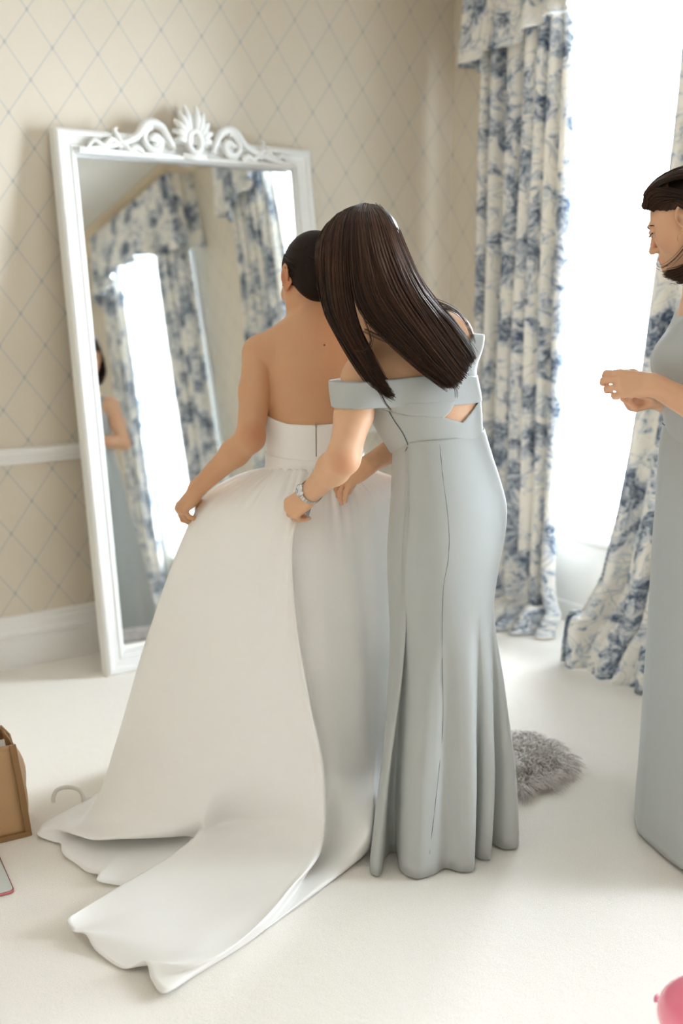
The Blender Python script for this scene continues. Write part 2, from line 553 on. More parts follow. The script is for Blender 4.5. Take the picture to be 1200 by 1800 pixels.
# ------------------------------------------------------------------ curtains
def arc_uv(P, u0=0.0, v0=0.0):
    """UV in metres of cloth measured along the first row / column"""
    du = np.linalg.norm(np.diff(P, axis=0), axis=2).mean(1)
    dv = np.linalg.norm(np.diff(P, axis=1), axis=2).mean(0)
    u = np.concatenate([[0], np.cumsum(du)]); v = np.concatenate([[0], np.cumsum(dv)])
    return np.stack(np.meshgrid(u + u0, v + v0, indexing='ij'), -1).reshape(-1, 2)

def pleats(s, n, seed, sharp=0.55):
    """irregular fold wave over s in 0..1"""
    r = np.random.default_rng(seed)
    ph = np.cumsum(np.r_[0, r.uniform(0.6, 1.4, n)])
    ph = ph / ph[-1]
    k = np.interp(s, ph, np.arange(n + 1))
    w = np.sin(2 * np.pi * k)
    am = np.interp(s, np.linspace(0, 1, n + 1), r.uniform(0.7, 1.15, n + 1))
    return am * (np.sign(w) * np.abs(w) ** sharp), np.cos(2 * np.pi * k)

def curtain(name, label, edges, n, seed, x_top, flip=1, puddle=None, du=0.0):
    """edges: rows (z, y_from, y_to, x_mid, depth of the folds) from the top down"""
    E = np.array(edges, float)
    nz, ns = 110, 40 * n
    zt = np.linspace(0, 1, nz)
    kz = np.linspace(0, 1, len(E))
    R = catmull(E, nz)
    s = np.linspace(0, 1, ns)
    w, wc = pleats(s, n, seed)
    w2, _ = pleats(s, n + 3, seed + 9, 0.9)
    P = np.zeros((ns, nz, 3))
    for j in range(nz):
        z, ya, yb, xm, d = R[j]
        q = s + 0.012 * wc
        mixw = (1 - 0.35 * zt[j]) * w + 0.35 * zt[j] * w2
        P[:, j, 0] = xm + d * mixw
        P[:, j, 1] = ya + (yb - ya) * q + 0.006 * np.sin(9 * zt[j] + 7 * s)
        P[:, j, 2] = z
    if puddle is not None:
        puddle(P, s)
    v, f = grid(P)
    # metres of cloth: about 1.9 x fullness
    dist = np.linalg.norm(np.diff(P[:, 10], axis=0), axis=1)
    u = np.r_[0, np.cumsum(dist)]
    dv = np.linalg.norm(np.diff(P[ns // 2], axis=0), axis=1)
    vv = np.r_[0, np.cumsum(dv)]
    uv = np.stack(np.meshgrid(u + du, -vv + 2.9 * du, indexing='ij'), -1).reshape(-1, 2)
    o = mk(name, v, f, M['toile'], None, True, uv)
    solid(o, 0.004)
    tag(o, label, 'curtain', 'blue floral curtains at the windows')
    return o

def floor_puddle(out, rise, k0, wob=0.02, seed=1):
    """lets the lowest rows run out over the carpet"""
    r = np.random.default_rng(seed)
    ph = r.uniform(0, 6, 4)
    def f(P, s):
        nz = P.shape[1]
        for j in range(k0, nz):
            t = (j - k0) / (nz - 1 - k0)
            o = out(s) * t
            P[:, j, 0] -= o
            hump = rise * np.sin(np.pi * min(t * 1.15, 1.0)) * (0.75 + 0.35 * np.sin(9 * s + ph[0]) + 0.25 * np.sin(23 * s + ph[1]))
            P[:, j, 2] = np.maximum(P[:, k0, 2] * (1 - t) ** 2 * 0.9 + hump + 0.012, 0.006)
            P[:, j, 1] += wob * np.sin(6 * t + 5 * s + ph[2]) * t
    return f
# far curtain of the window in view (nearest the corner)
curtain('curtain', 'blue floral curtain hanging beside the room corner, its hem puddled on the carpet',
        [(2.62, 3.64, 3.10, 3.305, 0.034), (2.0, 3.64, 3.09, 3.30, 0.044), (1.3, 3.63, 3.09, 3.295, 0.052), (0.6, 3.62, 3.08, 3.285, 0.054), (0.20, 3.62, 3.06, 3.27, 0.054), (0.05, 3.62, 2.99, 3.26, 0.045)],
        7, 3, 3.3, puddle=floor_puddle(lambda s: 0.26 - 0.20 * s ** 3, 0.055, 101, 0.015, 3))
# near curtain of the same window: it is drawn out into the room at the bottom
def near_puddle(P, s):
    nz = P.shape[1]
    k0 = 84
    for j in range(k0, nz):
        t = (j - k0) / (nz - 1 - k0)
        e = np.clip(1.0 - s * 0.1, 0, 1)
        P[:, j, 0] -= 0.13 * t * e + 0.05 * np.sin(np.pi * t) * np.sin(11 * s + 1.0)
        roll = 0.085 * np.sin(np.pi * np.clip((t - 0.35) / 0.65, 0, 1)) * (0.8 + 0.4 * np.sin(8 * s + 2))
        P[:, j, 2] = np.maximum(P[:, j, 2] * 1.0 + roll - 0.06 * t, 0.006)
curtain('curtain', 'blue floral curtain drawn out towards the woman at the right edge',
        [(2.62, 2.585, 2.12, 3.30, 0.034), (2.0, 2.60, 2.12, 3.29, 0.042), (1.3, 2.645, 2.10, 3.25, 0.048), (0.75, 2.675, 2.08, 3.20, 0.046), (0.30, 2.72, 2.08, 3.15, 0.050), (0.06, 2.77, 2.10, 3.13, 0.034)],
        6, 8, 3.3, puddle=near_puddle, du=1.7)
# pair at the second window (seen in the mirror)
curtain('curtain', 'blue floral curtain right of the second window, seen reflected in the mirror',
        [(2.62, 1.42, 1.00, 3.305, 0.030), (2.0, 1.42, 1.01, 3.30, 0.036), (1.3, 1.42, 1.03, 3.295, 0.040), (0.6, 1.43, 1.04, 3.29, 0.042), (0.06, 1.43, 1.04, 3.28, 0.045)],
        5, 13, 3.3, puddle=floor_puddle(lambda s: 0.15 + 0 * s, 0.05, 102, 0.02, 5), du=0.6)
curtain('curtain', 'blue floral curtain left of the second window, behind the woman in the mirror',
        [(2.62, 0.34, 0.00, 3.305, 0.030), (2.0, 0.34, 0.0, 3.30, 0.036), (1.3, 0.32, 0.0, 3.295, 0.040), (0.6, 0.30, 0.0, 3.29, 0.042), (0.06, 0.30, 0.0, 3.28, 0.045)],
        5, 21, 3.3, puddle=floor_puddle(lambda s: 0.15 + 0 * s, 0.05, 102, 0.02, 7), du=2.9)

def pelmet(name, label, ya, yb, seed, xf=3.24, zt=2.90):
    """gathered valance with a scalloped hem: returns to the wall at both ends"""
    r = np.random.default_rng(seed)
    L = (yb - ya) + 2 * (XW - 0.005 - xf)
    ret = XW - 0.005 - xf
    ns, nz = 420, 34
    d = np.linspace(0, L, ns)
    # path along the board: wall -> front -> wall
    def at(d):
        if d < ret: return XW - 0.005 - d, yb, (-0.0, 1.0)
        if d < ret + (yb - ya): return xf, yb - (d - ret), (-1.0, 0.0)
        return xf + (d - ret - (yb - ya)), ya, (0.0, -1.0)
    base = np.array([at(q)[:2] for q in d]); nrm = np.array([at(q)[2] for q in d])
    kern = np.ones(9) / 9
    for c in (0, 1):
        nrm[:, c] = np.convolve(np.pad(nrm[:, c], 4, mode='edge'), kern, 'valid')
        base[:, c] = np.convolve(np.pad(base[:, c], 4, mode='edge'), kern, 'valid')
    s = d / L
    w, _ = pleats(s, int(L / 0.085), seed, 0.8)
    w2, _ = pleats(s, int(L / 0.15), seed + 5, 0.7)
    # scallops: tails at the ends, shallow swags between
    mid = (s - 0.5) * 2
    q_ = np.clip((np.abs(mid) - 0.30) / 0.16, 0, 1)
    drop = 0.415 + 0.075 * q_ * q_ * (3 - 2 * q_) + 0.02 * np.clip((np.abs(mid) - 0.70) / 0.05, 0, 1) - 0.028 * np.abs(np.sin(3.5 * np.pi * mid)) * (np.abs(mid) < 0.70)
    P = np.zeros((ns, nz, 3))
    for j in range(nz):
        t = j / (nz - 1)
        a = 0.010 + 0.024 * t
        off = a * ((1 - t) * w + t * w2) + 0.03 * t
        P[:, j, 0] = base[:, 0] + nrm[:, 0] * off
        P[:, j, 1] = base[:, 1] + nrm[:, 1] * off
        P[:, j, 2] = zt - drop * t
    v, f = grid(P)
    uv = arc_uv(P, seed * 0.37, 0.0)
    uv[:, 1] *= -1
    o = mk(name, v, f, M['toile'], None, True, uv)
    solid(o, 0.005)
    tag(o, label, 'pelmet', 'gathered floral pelmets over the windows')
    # board it hangs from, and the rod
    bd = mk('board', *box((xf + 0.01, ya + 0.01, zt - 0.03), (XW - 0.002, yb - 0.01, zt - 0.008)), M['white_paint'], o, False)
    rod = mk('curtain_rail', *tube([(3.305, ya + 0.05, 2.64), (3.305, yb - 0.05, 2.64)], 0.012, 10), M['white_paint'], o)
    for yy in (ya + 0.1, (ya + yb) / 2, yb - 0.1):
        mk('rail_bracket', *box((3.30, yy - 0.01, 2.64), (3.31, yy + 0.01, zt - 0.03)), M['white_paint'], o, False)
    return o
pelmet('pelmet', 'gathered blue floral pelmet over the window beside the room corner', 2.06, 3.68, 2)
pelmet('pelmet', 'gathered blue floral pelmet over the second window, seen in the mirror', 0.0, 1.44, 6)

def sheer(a, b, label, seed):
    ns, nz = 160, 20
    s = np.linspace(0, 1, ns)
    w, _ = pleats(s, 14, seed, 1.0)
    P = np.zeros((ns, nz, 3))
    for j in range(nz):
        t = j / (nz - 1)
        P[:, j, 0] = XW + 0.055 + 0.012 * w
        P[:, j, 1] = a + (b - a) * s
        P[:, j, 2] = WZ1 - 0.03 + (WZ0 + 0.006 - WZ1 + 0.03) * t
    v, f = grid(P)
    o = mk('sheer_curtain', v, f, M['sheer'], None, True, arc_uv(P))
    mk('rod', *tube([(XW + 0.055, a - 0.003, WZ1 - 0.03), (XW + 0.055, b + 0.003, WZ1 - 0.03)], 0.005, 8), M['white_paint'], o)
    tag(o, label, 'sheer curtain', 'white sheers inside the window recesses')
for (a, b), sd, lb in zip(WINDOWS[:2], (4, 5), ('white sheer hanging in the bright window beside the room corner', 'white sheer hanging in the second window, seen in the mirror')):
    sheer(a + 0.024, b - 0.024, lb, sd)

# ------------------------------------------------------------------ leaning mirror
MX0, MX1 = 1.478, 2.595
MYB = 3.640                                    # front bottom edge on the carpet
LEAN = math.radians(7.6)
MW = MX1 - MX0
MH = 2.045
mir = empty('leaning_mirror', (MX0, MYB, 0.0), 0.0, -LEAN)
tag(mir, 'tall white framed mirror with carved crest leaning against the wall', 'mirror')
# local axes: x along the wall, y into the wall, z up the mirror
FW = 0.088
def frame_profile():
    # (distance in from the outer edge, depth towards the room: negative y is out)
    return [(0, 0.058), (0, 0.012), (0.004, 0.004), (0.012, 0.0), (0.024, 0.002), (0.030, 0.010), (0.036, 0.012), (0.058, 0.015), (0.062, 0.012), (0.066, 0.012), (0.070, 0.016), (0.074, 0.024), (0.080, 0.024), (0.083, 0.028), (0.088, 0.034), (0.088, 0.058)]
pf = frame_profile()
corners = [((0, 0), (1, 1)), ((MW, 0), (-1, 1)), ((MW, MH), (-1, -1)), ((0, MH), (1, -1))]
def rail(i):
    (c0, d0), (c1, d1) = corners[i], corners[(i + 1) % 4]
    P = np.array([[(c[0] + d[0] * o, y, c[1] + d[1] * o) for o, y in pf] for c, d in ((c0, d0), (c1, d1))])
    v, f = gridf(P)
    k = len(pf)
    return v, f + [tuple(range(k)), tuple(k + q for q in range(k - 1, -1, -1))]
for i, nm in enumerate(('bottom_rail', 'side_rail', 'top_rail', 'side_rail')):
    v, f = rail(i)
    mk(nm, v, f, M['mirror_frame'], mir, False)
mk('glass', np.array([(FW - 0.004, 0.036, FW - 0.004), (MW - FW + 0.004, 0.036, FW - 0.004), (MW - FW + 0.004, 0.036, MH - FW + 0.004), (FW - 0.004, 0.036, MH - FW + 0.004)]), [(0, 1, 2, 3)], M['mirror'], mir, False)
mk('back_board', *box((0.01, 0.042, 0.01), (MW - 0.01, 0.056, MH - 0.01)), M['white_paint'], mir, False)
# carved crest: base bar, scrolls, volutes and shell, mirrored left and right
cz = MH - FW + 0.004
cx = MW / 2
crest = []
bar = tube([(0.09, 0.004, cz + 0.008), (MW - 0.09, 0.004, cz + 0.008)], 0.011, 8)
crest.append(bar)
def flat_tube(pts, r, n=10):
    return tube(catmull(pts, 40), catmull(np.array(r)[:, None], 40)[:, 0], n)
def spiral(c, r0, r1, a0, turns, w0, w1, n=44, sx=1):
    t = np.linspace(0, 1, n)
    a = a0 + turns * 2 * np.pi * t
    r = r0 + (r1 - r0) * t
    P = np.stack([c[0] + sx * r * np.cos(a), np.full(n, -0.002), c[1] + r * np.sin(a)], 1)
    return tube(P, w0 + (w1 - w0) * t, 8)
for sx in (-1, 1):
    X = lambda d: cx + sx * d
    # long tapering wave running out from the centre
    crest.append(flat_tube([(X(0.085), 0, cz + 0.035), (X(0.13), 0, cz + 0.115), (X(0.19), 0, cz + 0.125), (X(0.235), 0, cz + 0.075), (X(0.30), 0, cz + 0.045), (X(0.36), 0, cz + 0.028), (X(0.44), 0, cz + 0.016)], [0.012, 0.017, 0.018, 0.016, 0.013, 0.010, 0.006]))
    crest.append(spiral((X(0.165), cz + 0.062), 0.052, 0.010, math.pi * (0.5), -1.15 , 0.013, 0.016, sx=sx))
    crest.append(spiral((X(0.165), cz + 0.055), 0.018, 0.004, 0.0, 0.9, 0.017, 0.012, sx=sx))
    # second wave with its leaf tip
    crest.append(flat_tube([(X(0.27), 0, cz + 0.018), (X(0.305), 0, cz + 0.05), (X(0.325), 0, cz + 0.085), (X(0.315), -0.004, cz + 0.100)], [0.012, 0.014, 0.010, 0.004]))
    crest.append(flat_tube([(X(0.30), 0, cz + 0.022), (X(0.34), 0, cz + 0.052), (X(0.375), 0, cz + 0.030), (X(0.41), 0, cz + 0.045), (X(0.44), 0, cz + 0.018)], [0.010, 0.013, 0.010, 0.010, 0.005]))
    crest.append(flat_tube([(X(0.215), 0, cz + 0.012), (X(0.245), 0, cz + 0.030), (X(0.28), 0, cz + 0.014)], [0.012, 0.015, 0.010]))
    # shell petals
    for k, (a, L, w) in enumerate(((0.09, 0.146, 0.016), (0.34, 0.130, 0.016), (0.64, 0.110, 0.016), (1.0, 0.090, 0.015), (1.4, 0.072, 0.014))):
        c0 = (X(0.012), 0.0, cz + 0.060)
        tip = (X(0.012 + L * math.sin(a)), -0.004, cz + 0.06 + L * math.cos(a) * 1.0)
        mid = (X(0.012 + L * 0.62 * math.sin(a * 0.9)), -0.014, cz + 0.06 + L * 0.62 * math.cos(a * 0.9))
        crest.append(flat_tube([c0, mid, tip], [0.014, w, 0.007]))
ring = catmull([(cx + 0.028 * math.cos(a), -0.016, cz + 0.066 + 0.040 * math.sin(a)) for a in np.arange(8) * np.pi / 4], 40, True)
crest.append(tube(ring, 0.0125, 8, closed=True))
crest.append(flat_tube([(cx - 0.05, 0, cz + 0.016), (cx, -0.006, cz + 0.010), (cx + 0.05, 0, cz + 0.016)], [0.012, 0.016, 0.012]))
mk('carved_crest', *join(*crest), M['mirror_frame'], mir)
# ------------------------------------------------------------------ smooth body surfaces (signed distance fields -> one continuous mesh)
def unit(v):
    v = np.asarray(v, float)
    return v / (np.linalg.norm(v) + 1e-12)

def RC(a, b, r1, r2=None, flat=None):
    """tapered round limb; flat=(axis, factor) thins it along an axis"""
    a, b = np.asarray(a, float), np.asarray(b, float)
    r2 = r1 if r2 is None else r2
    m = max(r1, r2)
    return ('rc', (np.minimum(a, b) - m).tolist(), (np.maximum(a, b) + m).tolist(), a, b, r1, r2, None if flat is None else (unit(flat[0]), flat[1]))

def EL(c, r, X=(1, 0, 0), Y=(0, 1, 0), Z=(0, 0, 1)):
    c, r = np.asarray(c, float), np.asarray(r, float)
    Rm = np.stack([unit(X), unit(Y), unit(Z)])
    m = r.max()
    return ('el', (c - m).tolist(), (c + m).tolist(), c, r, Rm)

def U(k, *kids):
    return ('U', k, list(kids))

def CUT(node, k, *kids):
    return ('S', k, node, list(kids))

def prim(p, P):
    if p[0] == 'rc':
        _, _, _, a, b, r1, r2, fl = p
        q = P - a
        ba = b - a
        if fl is not None:
            n, s = fl
            q = q + (q @ n)[:, None] * n * (1 / s - 1)
            ba = ba + n * (ba @ n) * (1 / s - 1)
        t = np.clip((q @ ba) / (ba @ ba + 1e-12), 0, 1)
        q = q - t[:, None] * ba
        d = np.sqrt(np.einsum('ij,ij->i', q, q)) - (r1 + (r2 - r1) * t)
        return d * (fl[1] if fl is not None else 1.0)
    _, _, _, c, r, Rm = p
    q = (P - c) @ Rm.T
    q = q / r
    k0 = np.sqrt(np.einsum('ij,ij->i', q, q))
    q = q / r
    return k0 * (k0 - 1) / (np.sqrt(np.einsum('ij,ij->i', q, q)) + 1e-9)

def smin(a, b, k):
    if k <= 0: return np.minimum(a, b)
    h = np.maximum(k - np.abs(a - b), 0) / k
    return np.minimum(a, b) - h * h * k * 0.25

BIG = 1.0
def near(lo, hi, bl, bh, g):
    return (hi[0] > bl[0] - g and lo[0] < bh[0] + g and hi[1] > bl[1] - g and lo[1] < bh[1] + g and hi[2] > bl[2] - g and lo[2] < bh[2] + g)

def ev0(node, P, lo, hi):
    if node[0] == 'U':
        k = node[1]
        d = np.full(len(P), BIG)
        for c in node[2]:
            if c[0] in ('U', 'S'):
                bl, bh = bounds(c)
                if near(lo, hi, bl, bh, 0.07):
                    d = smin(d, ev0(c, P, lo, hi), k)
            elif near(lo, hi, c[1], c[2], 0.07):
                d = smin(d, prim(c, P), k)
        return d
    if node[0] == 'S':
        k = node[1]
        d = ev0(node[2], P, lo, hi)
        for c in node[3]:
            if near(lo, hi, c[1], c[2], 0.03):
                d = -smin(-d, prim(c, P), k)
        return d
    return prim(node, P)

def ev(node, P, cell=0.07):
    """distance to the surface: points are handled in small neighbourhoods so that far limbs are skipped"""
    if len(P) < 600:
        return ev0(node, P, P.min(0).tolist(), P.max(0).tolist())
    k = np.floor(P / cell).astype(np.int64)
    key = ((k[:, 0] + 500) * 1000 + (k[:, 1] + 500)) * 1000 + k[:, 2] + 500
    o = np.argsort(key, kind='stable')
    Q = P[o]
    cutp = np.flatnonzero(np.diff(key[o])) + 1
    out = np.empty(len(P))
    st = 0
    for e in list(cutp) + [len(P)]:
        q = Q[st:e]
        out[o[st:e]] = ev0(node, q, q.min(0).tolist(), q.max(0).tolist())
        st = e
    return out

_bc = {}
def bounds(node):
    if node[0] == 'U':
        if id(node) not in _bc:
            b = [bounds(c) for c in node[2]]
            _bc[id(node)] = (np.min([x[0] for x in b], 0).tolist(), np.max([x[1] for x in b], 0).tolist(), node)
        return _bc[id(node)][:2]
    if node[0] == 'S':
        return bounds(node[2])
    return node[1], node[2]

def surface(fn, lo, hi, h, B=8, project=2):
    """dual (surface-net) mesh of fn<0 inside the box lo..hi with cell size h"""
    lo, hi = np.asarray(lo, float) - 2 * h, np.asarray(hi, float) + 2 * h
    nb = np.ceil((hi - lo) / (h * B)).astype(int)
    n = nb * B
    ci = np.stack(np.meshgrid(*[np.arange(x) for x in nb], indexing='ij'), -1).reshape(-1, 3)
    cc = lo + (ci + 0.5) * B * h
    dc = fn(cc)
    act = np.abs(dc) < B * h * 0.87 * 1.25 + 0.004
    sg = np.where(dc < 0, -1, 1).astype(np.int8).reshape(nb)
    D = np.repeat(np.repeat(np.repeat(sg, B, 0), B, 1), B, 2).astype(np.float32)
    off = np.stack(np.meshgrid(*[np.arange(B)] * 3, indexing='ij'), -1).reshape(-1, 3)
    ai = ci[act]
    step = 2000
    for s in range(0, len(ai), step):
        I = (ai[s:s + step, None] * B + off[None]).reshape(-1, 3)
        D[I[:, 0], I[:, 1], I[:, 2]] = fn(lo + I * h)
    S = D < 0
    c = S[:-1, :-1, :-1].astype(np.int8)
    for dx, dy, dz in ((1, 0, 0), (0, 1, 0), (0, 0, 1), (1, 1, 0), (1, 0, 1), (0, 1, 1), (1, 1, 1)):
        c = c + S[dx:n[0] - 1 + dx, dy:n[1] - 1 + dy, dz:n[2] - 1 + dz]
    cells = np.argwhere((c > 0) & (c < 8))
    idx = np.full(c.shape, -1, np.int32)
    idx[cells[:, 0], cells[:, 1], cells[:, 2]] = np.arange(len(cells))
    acc = np.zeros((len(cells), 3)); cnt = np.zeros(len(cells))
    for ax in range(3):
        o1, o2 = [a for a in range(3) if a != ax]
        for u in (0, 1):
            for w in (0, 1):
                p0 = cells.copy(); p0[:, o1] += u; p0[:, o2] += w
                p1 = p0.copy(); p1[:, ax] += 1
                a = D[p0[:, 0], p0[:, 1], p0[:, 2]]; b = D[p1[:, 0], p1[:, 1], p1[:, 2]]
                m = (a < 0) != (b < 0)
                t = a / np.where(np.abs(a - b) < 1e-9, 1, a - b)
                q = p0.astype(float); q[:, ax] += np.clip(t, 0, 1)
                acc[m] += q[m]; cnt[m] += 1
    V = lo + acc / cnt[:, None] * h
    F = []
    for ax in range(3):
        o1, o2 = [a for a in range(3) if a != ax]
        sl0 = [slice(1, -1)] * 3; sl1 = [slice(1, -1)] * 3
        sl0[ax] = slice(0, -1); sl1[ax] = slice(1, None)
        a = S[tuple(sl0)]; b = S[tuple(sl1)]
        e = np.argwhere(a != b)
        if not len(e): continue
        inside = a[e[:, 0], e[:, 1], e[:, 2]]
        g = e + 1; g[:, ax] = e[:, ax]
        def at(du, dw):
            q = g.copy(); q[:, o1] += du; q[:, o2] += dw
            q = np.minimum(q, np.array(idx.shape) - 1)
            return idx[q[:, 0], q[:, 1], q[:, 2]]
        quad = np.stack([at(-1, -1), at(0, -1), at(0, 0), at(-1, 0)], 1)
        flip = inside if ax != 1 else ~inside
        quad[~flip] = quad[~flip][:, ::-1]
        F.append(quad[(quad >= 0).all(1)])
    F = np.concatenate(F)
    e = 0.0006
    for _ in range(project):
        d = fn(V)
        G = np.stack([fn(V + np.eye(3)[a] * e) - d for a in range(3)], 1) / e
        g2 = (G * G).sum(1)
        mv = -(d / np.maximum(g2, 0.2))[:, None] * G
        ln = np.linalg.norm(mv, axis=1)[:, None]
        V = V + mv * np.minimum(1, 0.6 * h / np.maximum(ln, 1e-9))
    return V, F

def relax(V, F, it=2, lam=0.4):
    e = np.concatenate([F[:, [0, 1]], F[:, [1, 2]], F[:, [2, 3]], F[:, [3, 0]]])
    for _ in range(it):
        acc = np.zeros_like(V); cnt = np.zeros(len(V))
        for c in range(3):
            acc[:, c] = np.bincount(e[:, 0], V[e[:, 1], c], len(V)) + np.bincount(e[:, 1], V[e[:, 0], c], len(V))
        cnt = np.bincount(e.ravel(), minlength=len(V))
        V = V + lam * (acc / np.maximum(cnt, 1)[:, None] - V)
    return V

def sd_poly(Q, poly):
    """signed distance of 2-D points to a closed polygon (negative inside)"""
    v = np.asarray(poly, float)
    d = np.full(len(Q), 1e9); s = np.zeros(len(Q), bool)
    n = len(v)
    for i in range(n):
        a, b = v[i], v[(i + 1) % n]
        e = b - a
        w = Q - a
        t = np.clip((w @ e) / (e @ e + 1e-15), 0, 1)
        d = np.minimum(d, ((w - t[:, None] * e) ** 2).sum(1))
        c = ((a[1] > Q[:, 1]) != (b[1] > Q[:, 1]))
        xx = (b[0] - a[0]) * (Q[:, 1] - a[1]) / (b[1] - a[1] + 1e-15) + a[0]
        s ^= c & (Q[:, 0] < xx)
    d = np.sqrt(d)
    return np.where(s, -d, d)

def garment(name, body, poly, lo, hi, off, mat, root, base, h=0.003, cut=None, curve=0.0, back=None):
    """a layer of cloth over the body inside an outline in the frontal (x, z) plane"""
    poly = [(p[0], p[2]) for p in poly]
    cuts = [[(p[0], p[2]) for p in c] for c in (cut or [])]
    def fn(P):
        d = ev(body, P) - off
        Q = P[:, [0, 2]].copy()
        if curve: Q[:, 1] += curve * (P[:, 1] - base[1])
        d = np.maximum(d, sd_poly(Q, poly))
        for c in cuts:
            d = np.maximum(d, np.where((P[:, 1] < (back if back is not None else 1e9)), -sd_poly(Q, c), -1))
        return d
    V, F = surface(fn, lo, hi, h, project=1)
    V = relax(V, F, 1, 0.3)
    return mk(name, V - np.asarray(base), F, mat, root)

def on_surface(body, x, z, off, f0=2.0, n=60):
    """first point of the surface met going straight forward at (x, z)"""
    P = np.array([[x, f0, z]], float)
    for _ in range(n):
        d = ev(body, P)[0] - off
        P[0, 1] += max(d, -0.01) * 0.7
        if abs(d) < 2e-4: break
    return P[0].copy()

def spine(prof, fwd, k=0.03, sub=3):
    """stack of ellipsoids along a spine: rows (point, half width, half depth)"""
    pts = np.array([list(p[0]) + [p[1], p[2]] for p in prof], float)
    R = catmull(pts, (len(pts) - 1) * sub + 1)
    kids = []
    T = np.gradient(R[:, :3], axis=0)
    for i in range(len(R)):
        up = unit(T[i])
        up = up if up[2] > 0 else -up
        lat = unit(np.cross(fwd, up)); fw = np.cross(up, lat)
        sp = np.linalg.norm(R[min(i + 1, len(R) - 1), :3] - R[max(i - 1, 0), :3]) * 1.1 + 0.02
        kids.append(EL(R[i, :3], (R[i, 3], R[i, 4], max(sp, 0.035)), lat, fw, up))
    return U(k, *kids)

def hand(w, D, N, Tm, curls, splay=0.12, thumb=None, s=1.0, wr=0.021):
    """hand with palm, four fingers and thumb. w wrist; D finger direction; N back of the hand; Tm thumb side.
    curls: per finger (knuckle, middle, end) bend; thumb: three directions in (D, N, T)"""
    w = np.asarray(w, float)
    D = unit(D); N = unit(np.asarray(N, float) - D * (np.asarray(N, float) @ D))
    T_ = np.cross(D, N); T_ = T_ if T_ @ np.asarray(Tm, float) > 0 else -T_
    L = lambda d, n, t: w + s * (D * d + N * n + T_ * t)
    mcp = [(0.082, 0.003, 0.026), (0.086, 0.005, 0.009), (0.081, 0.003, -0.009), (0.071, 0.0, -0.025)]
    ln = [0.071, 0.079, 0.073, 0.057]
    rad = [0.0092, 0.0094, 0.0088, 0.0078]
    palm, fing, tips = [], [], []
    palm.append(RC(w - D * 0.02, w + D * 0.012 * s, wr * 0.98, wr, (N, 0.80)))
    for i in range(4):
        m = L(*mcp[i])
        palm.append(RC(L(0.004, 0.0, mcp[i][2] * 0.45), m, 0.0165 * s, 0.0118 * s, (N, 0.88)))
        a = 0.0
        p = m
        sp = splay * (0.026 - 0.017 * i) / 0.026
        segs = []
        for q, (fr, ang) in enumerate(zip((0.50, 0.29, 0.21), curls[i])):
            a += ang
            d = unit(D * math.cos(a) - N * math.sin(a) + T_ * sp * max(0.0, math.cos(a)))
            e = p + d * ln[i] * fr * s
            r0 = rad[i] * s * (1.0, 0.92, 0.84)[q]; r1 = rad[i] * s * (0.92, 0.84, 0.74)[q]
            segs.append(RC(p, e, r0, r1))
            p = e
        nrm = unit(N * math.cos(a) + D * math.sin(a))
        tips.append((p, d, nrm, rad[i] * s * 0.78))
        fing.append(U(0.004, *segs))
    palm.append(EL(L(0.034, -0.010, 0.018), (0.030 * s, 0.013 * s, 0.016 * s), D, N, T_))
    palm.append(EL(L(0.036, -0.009, -0.018), (0.032 * s, 0.012 * s, 0.013 * s), D, N, T_))
    th = thumb or [(0.6, -0.35, 0.72), (0.85, -0.35, 0.40), (0.93, -0.35, 0.1)]
    p = L(0.016, -0.006, 0.016)
    segs = []
    for q, (v, l, r0, r1) in enumerate(zip(th, (0.042, 0.033, 0.026), (0.0145, 0.0112, 0.0100), (0.0112, 0.0100, 0.0080))):
        d = unit(D * v[0] + N * v[1] + T_ * v[2])
        e = p + d * l * s
        segs.append(RC(p, e, r0 * s, r1 * s))
        p = e
    side = unit(np.cross(d, np.cross(N * 0.6 + T_ * 0.8, d)))
    tips.append((p, d, side, 0.0085 * s))
    return U(0.007, U(0.012, *palm), U(0.004, *fing), U(0.005, *segs)), tips

def nails(tips, root, base, mat, which=range(5)):
    for i in which:
        p, d, n, r = tips[i]
        lat = np.cross(d, n)
        c = p + n * r * 0.72 - d * 0.001
        th = np.linspace(0, 2 * np.pi, 12, endpoint=False)
        rings = []
        for rr, hh in ((1.0, 0.0), (0.8, 0.0012), (0.35, 0.0018)):
            rings.append(np.stack([c + d * (0.0062 * rr * math.cos(t)) + lat * (r * 0.72 * rr * math.sin(t)) + n * (hh - 0.0016 * (rr * math.sin(t)) ** 2) for t in th]))
        v, f = gridf(np.stack(rings), close_v=True)
        f.append(tuple(24 + k for k in range(12)))
        mk('fingernail', v - np.asarray(base), f, mat, root)

def arm(sh, el, wr_, r=(0.047, 0.037, 0.036, 0.0235)):
    sh, el, wr_ = map(lambda q: np.asarray(q, float), (sh, el, wr_))
    m = el + (wr_ - el) * 0.28
    return U(0.02, RC(sh, sh + (el - sh) * 0.45, r[0], r[0] * 0.93), RC(sh + (el - sh) * 0.45, el, r[0] * 0.93, r[1]),
             RC(el, m, r[2], r[2] * 1.04), RC(m, wr_, r[2] * 1.02, r[3]))

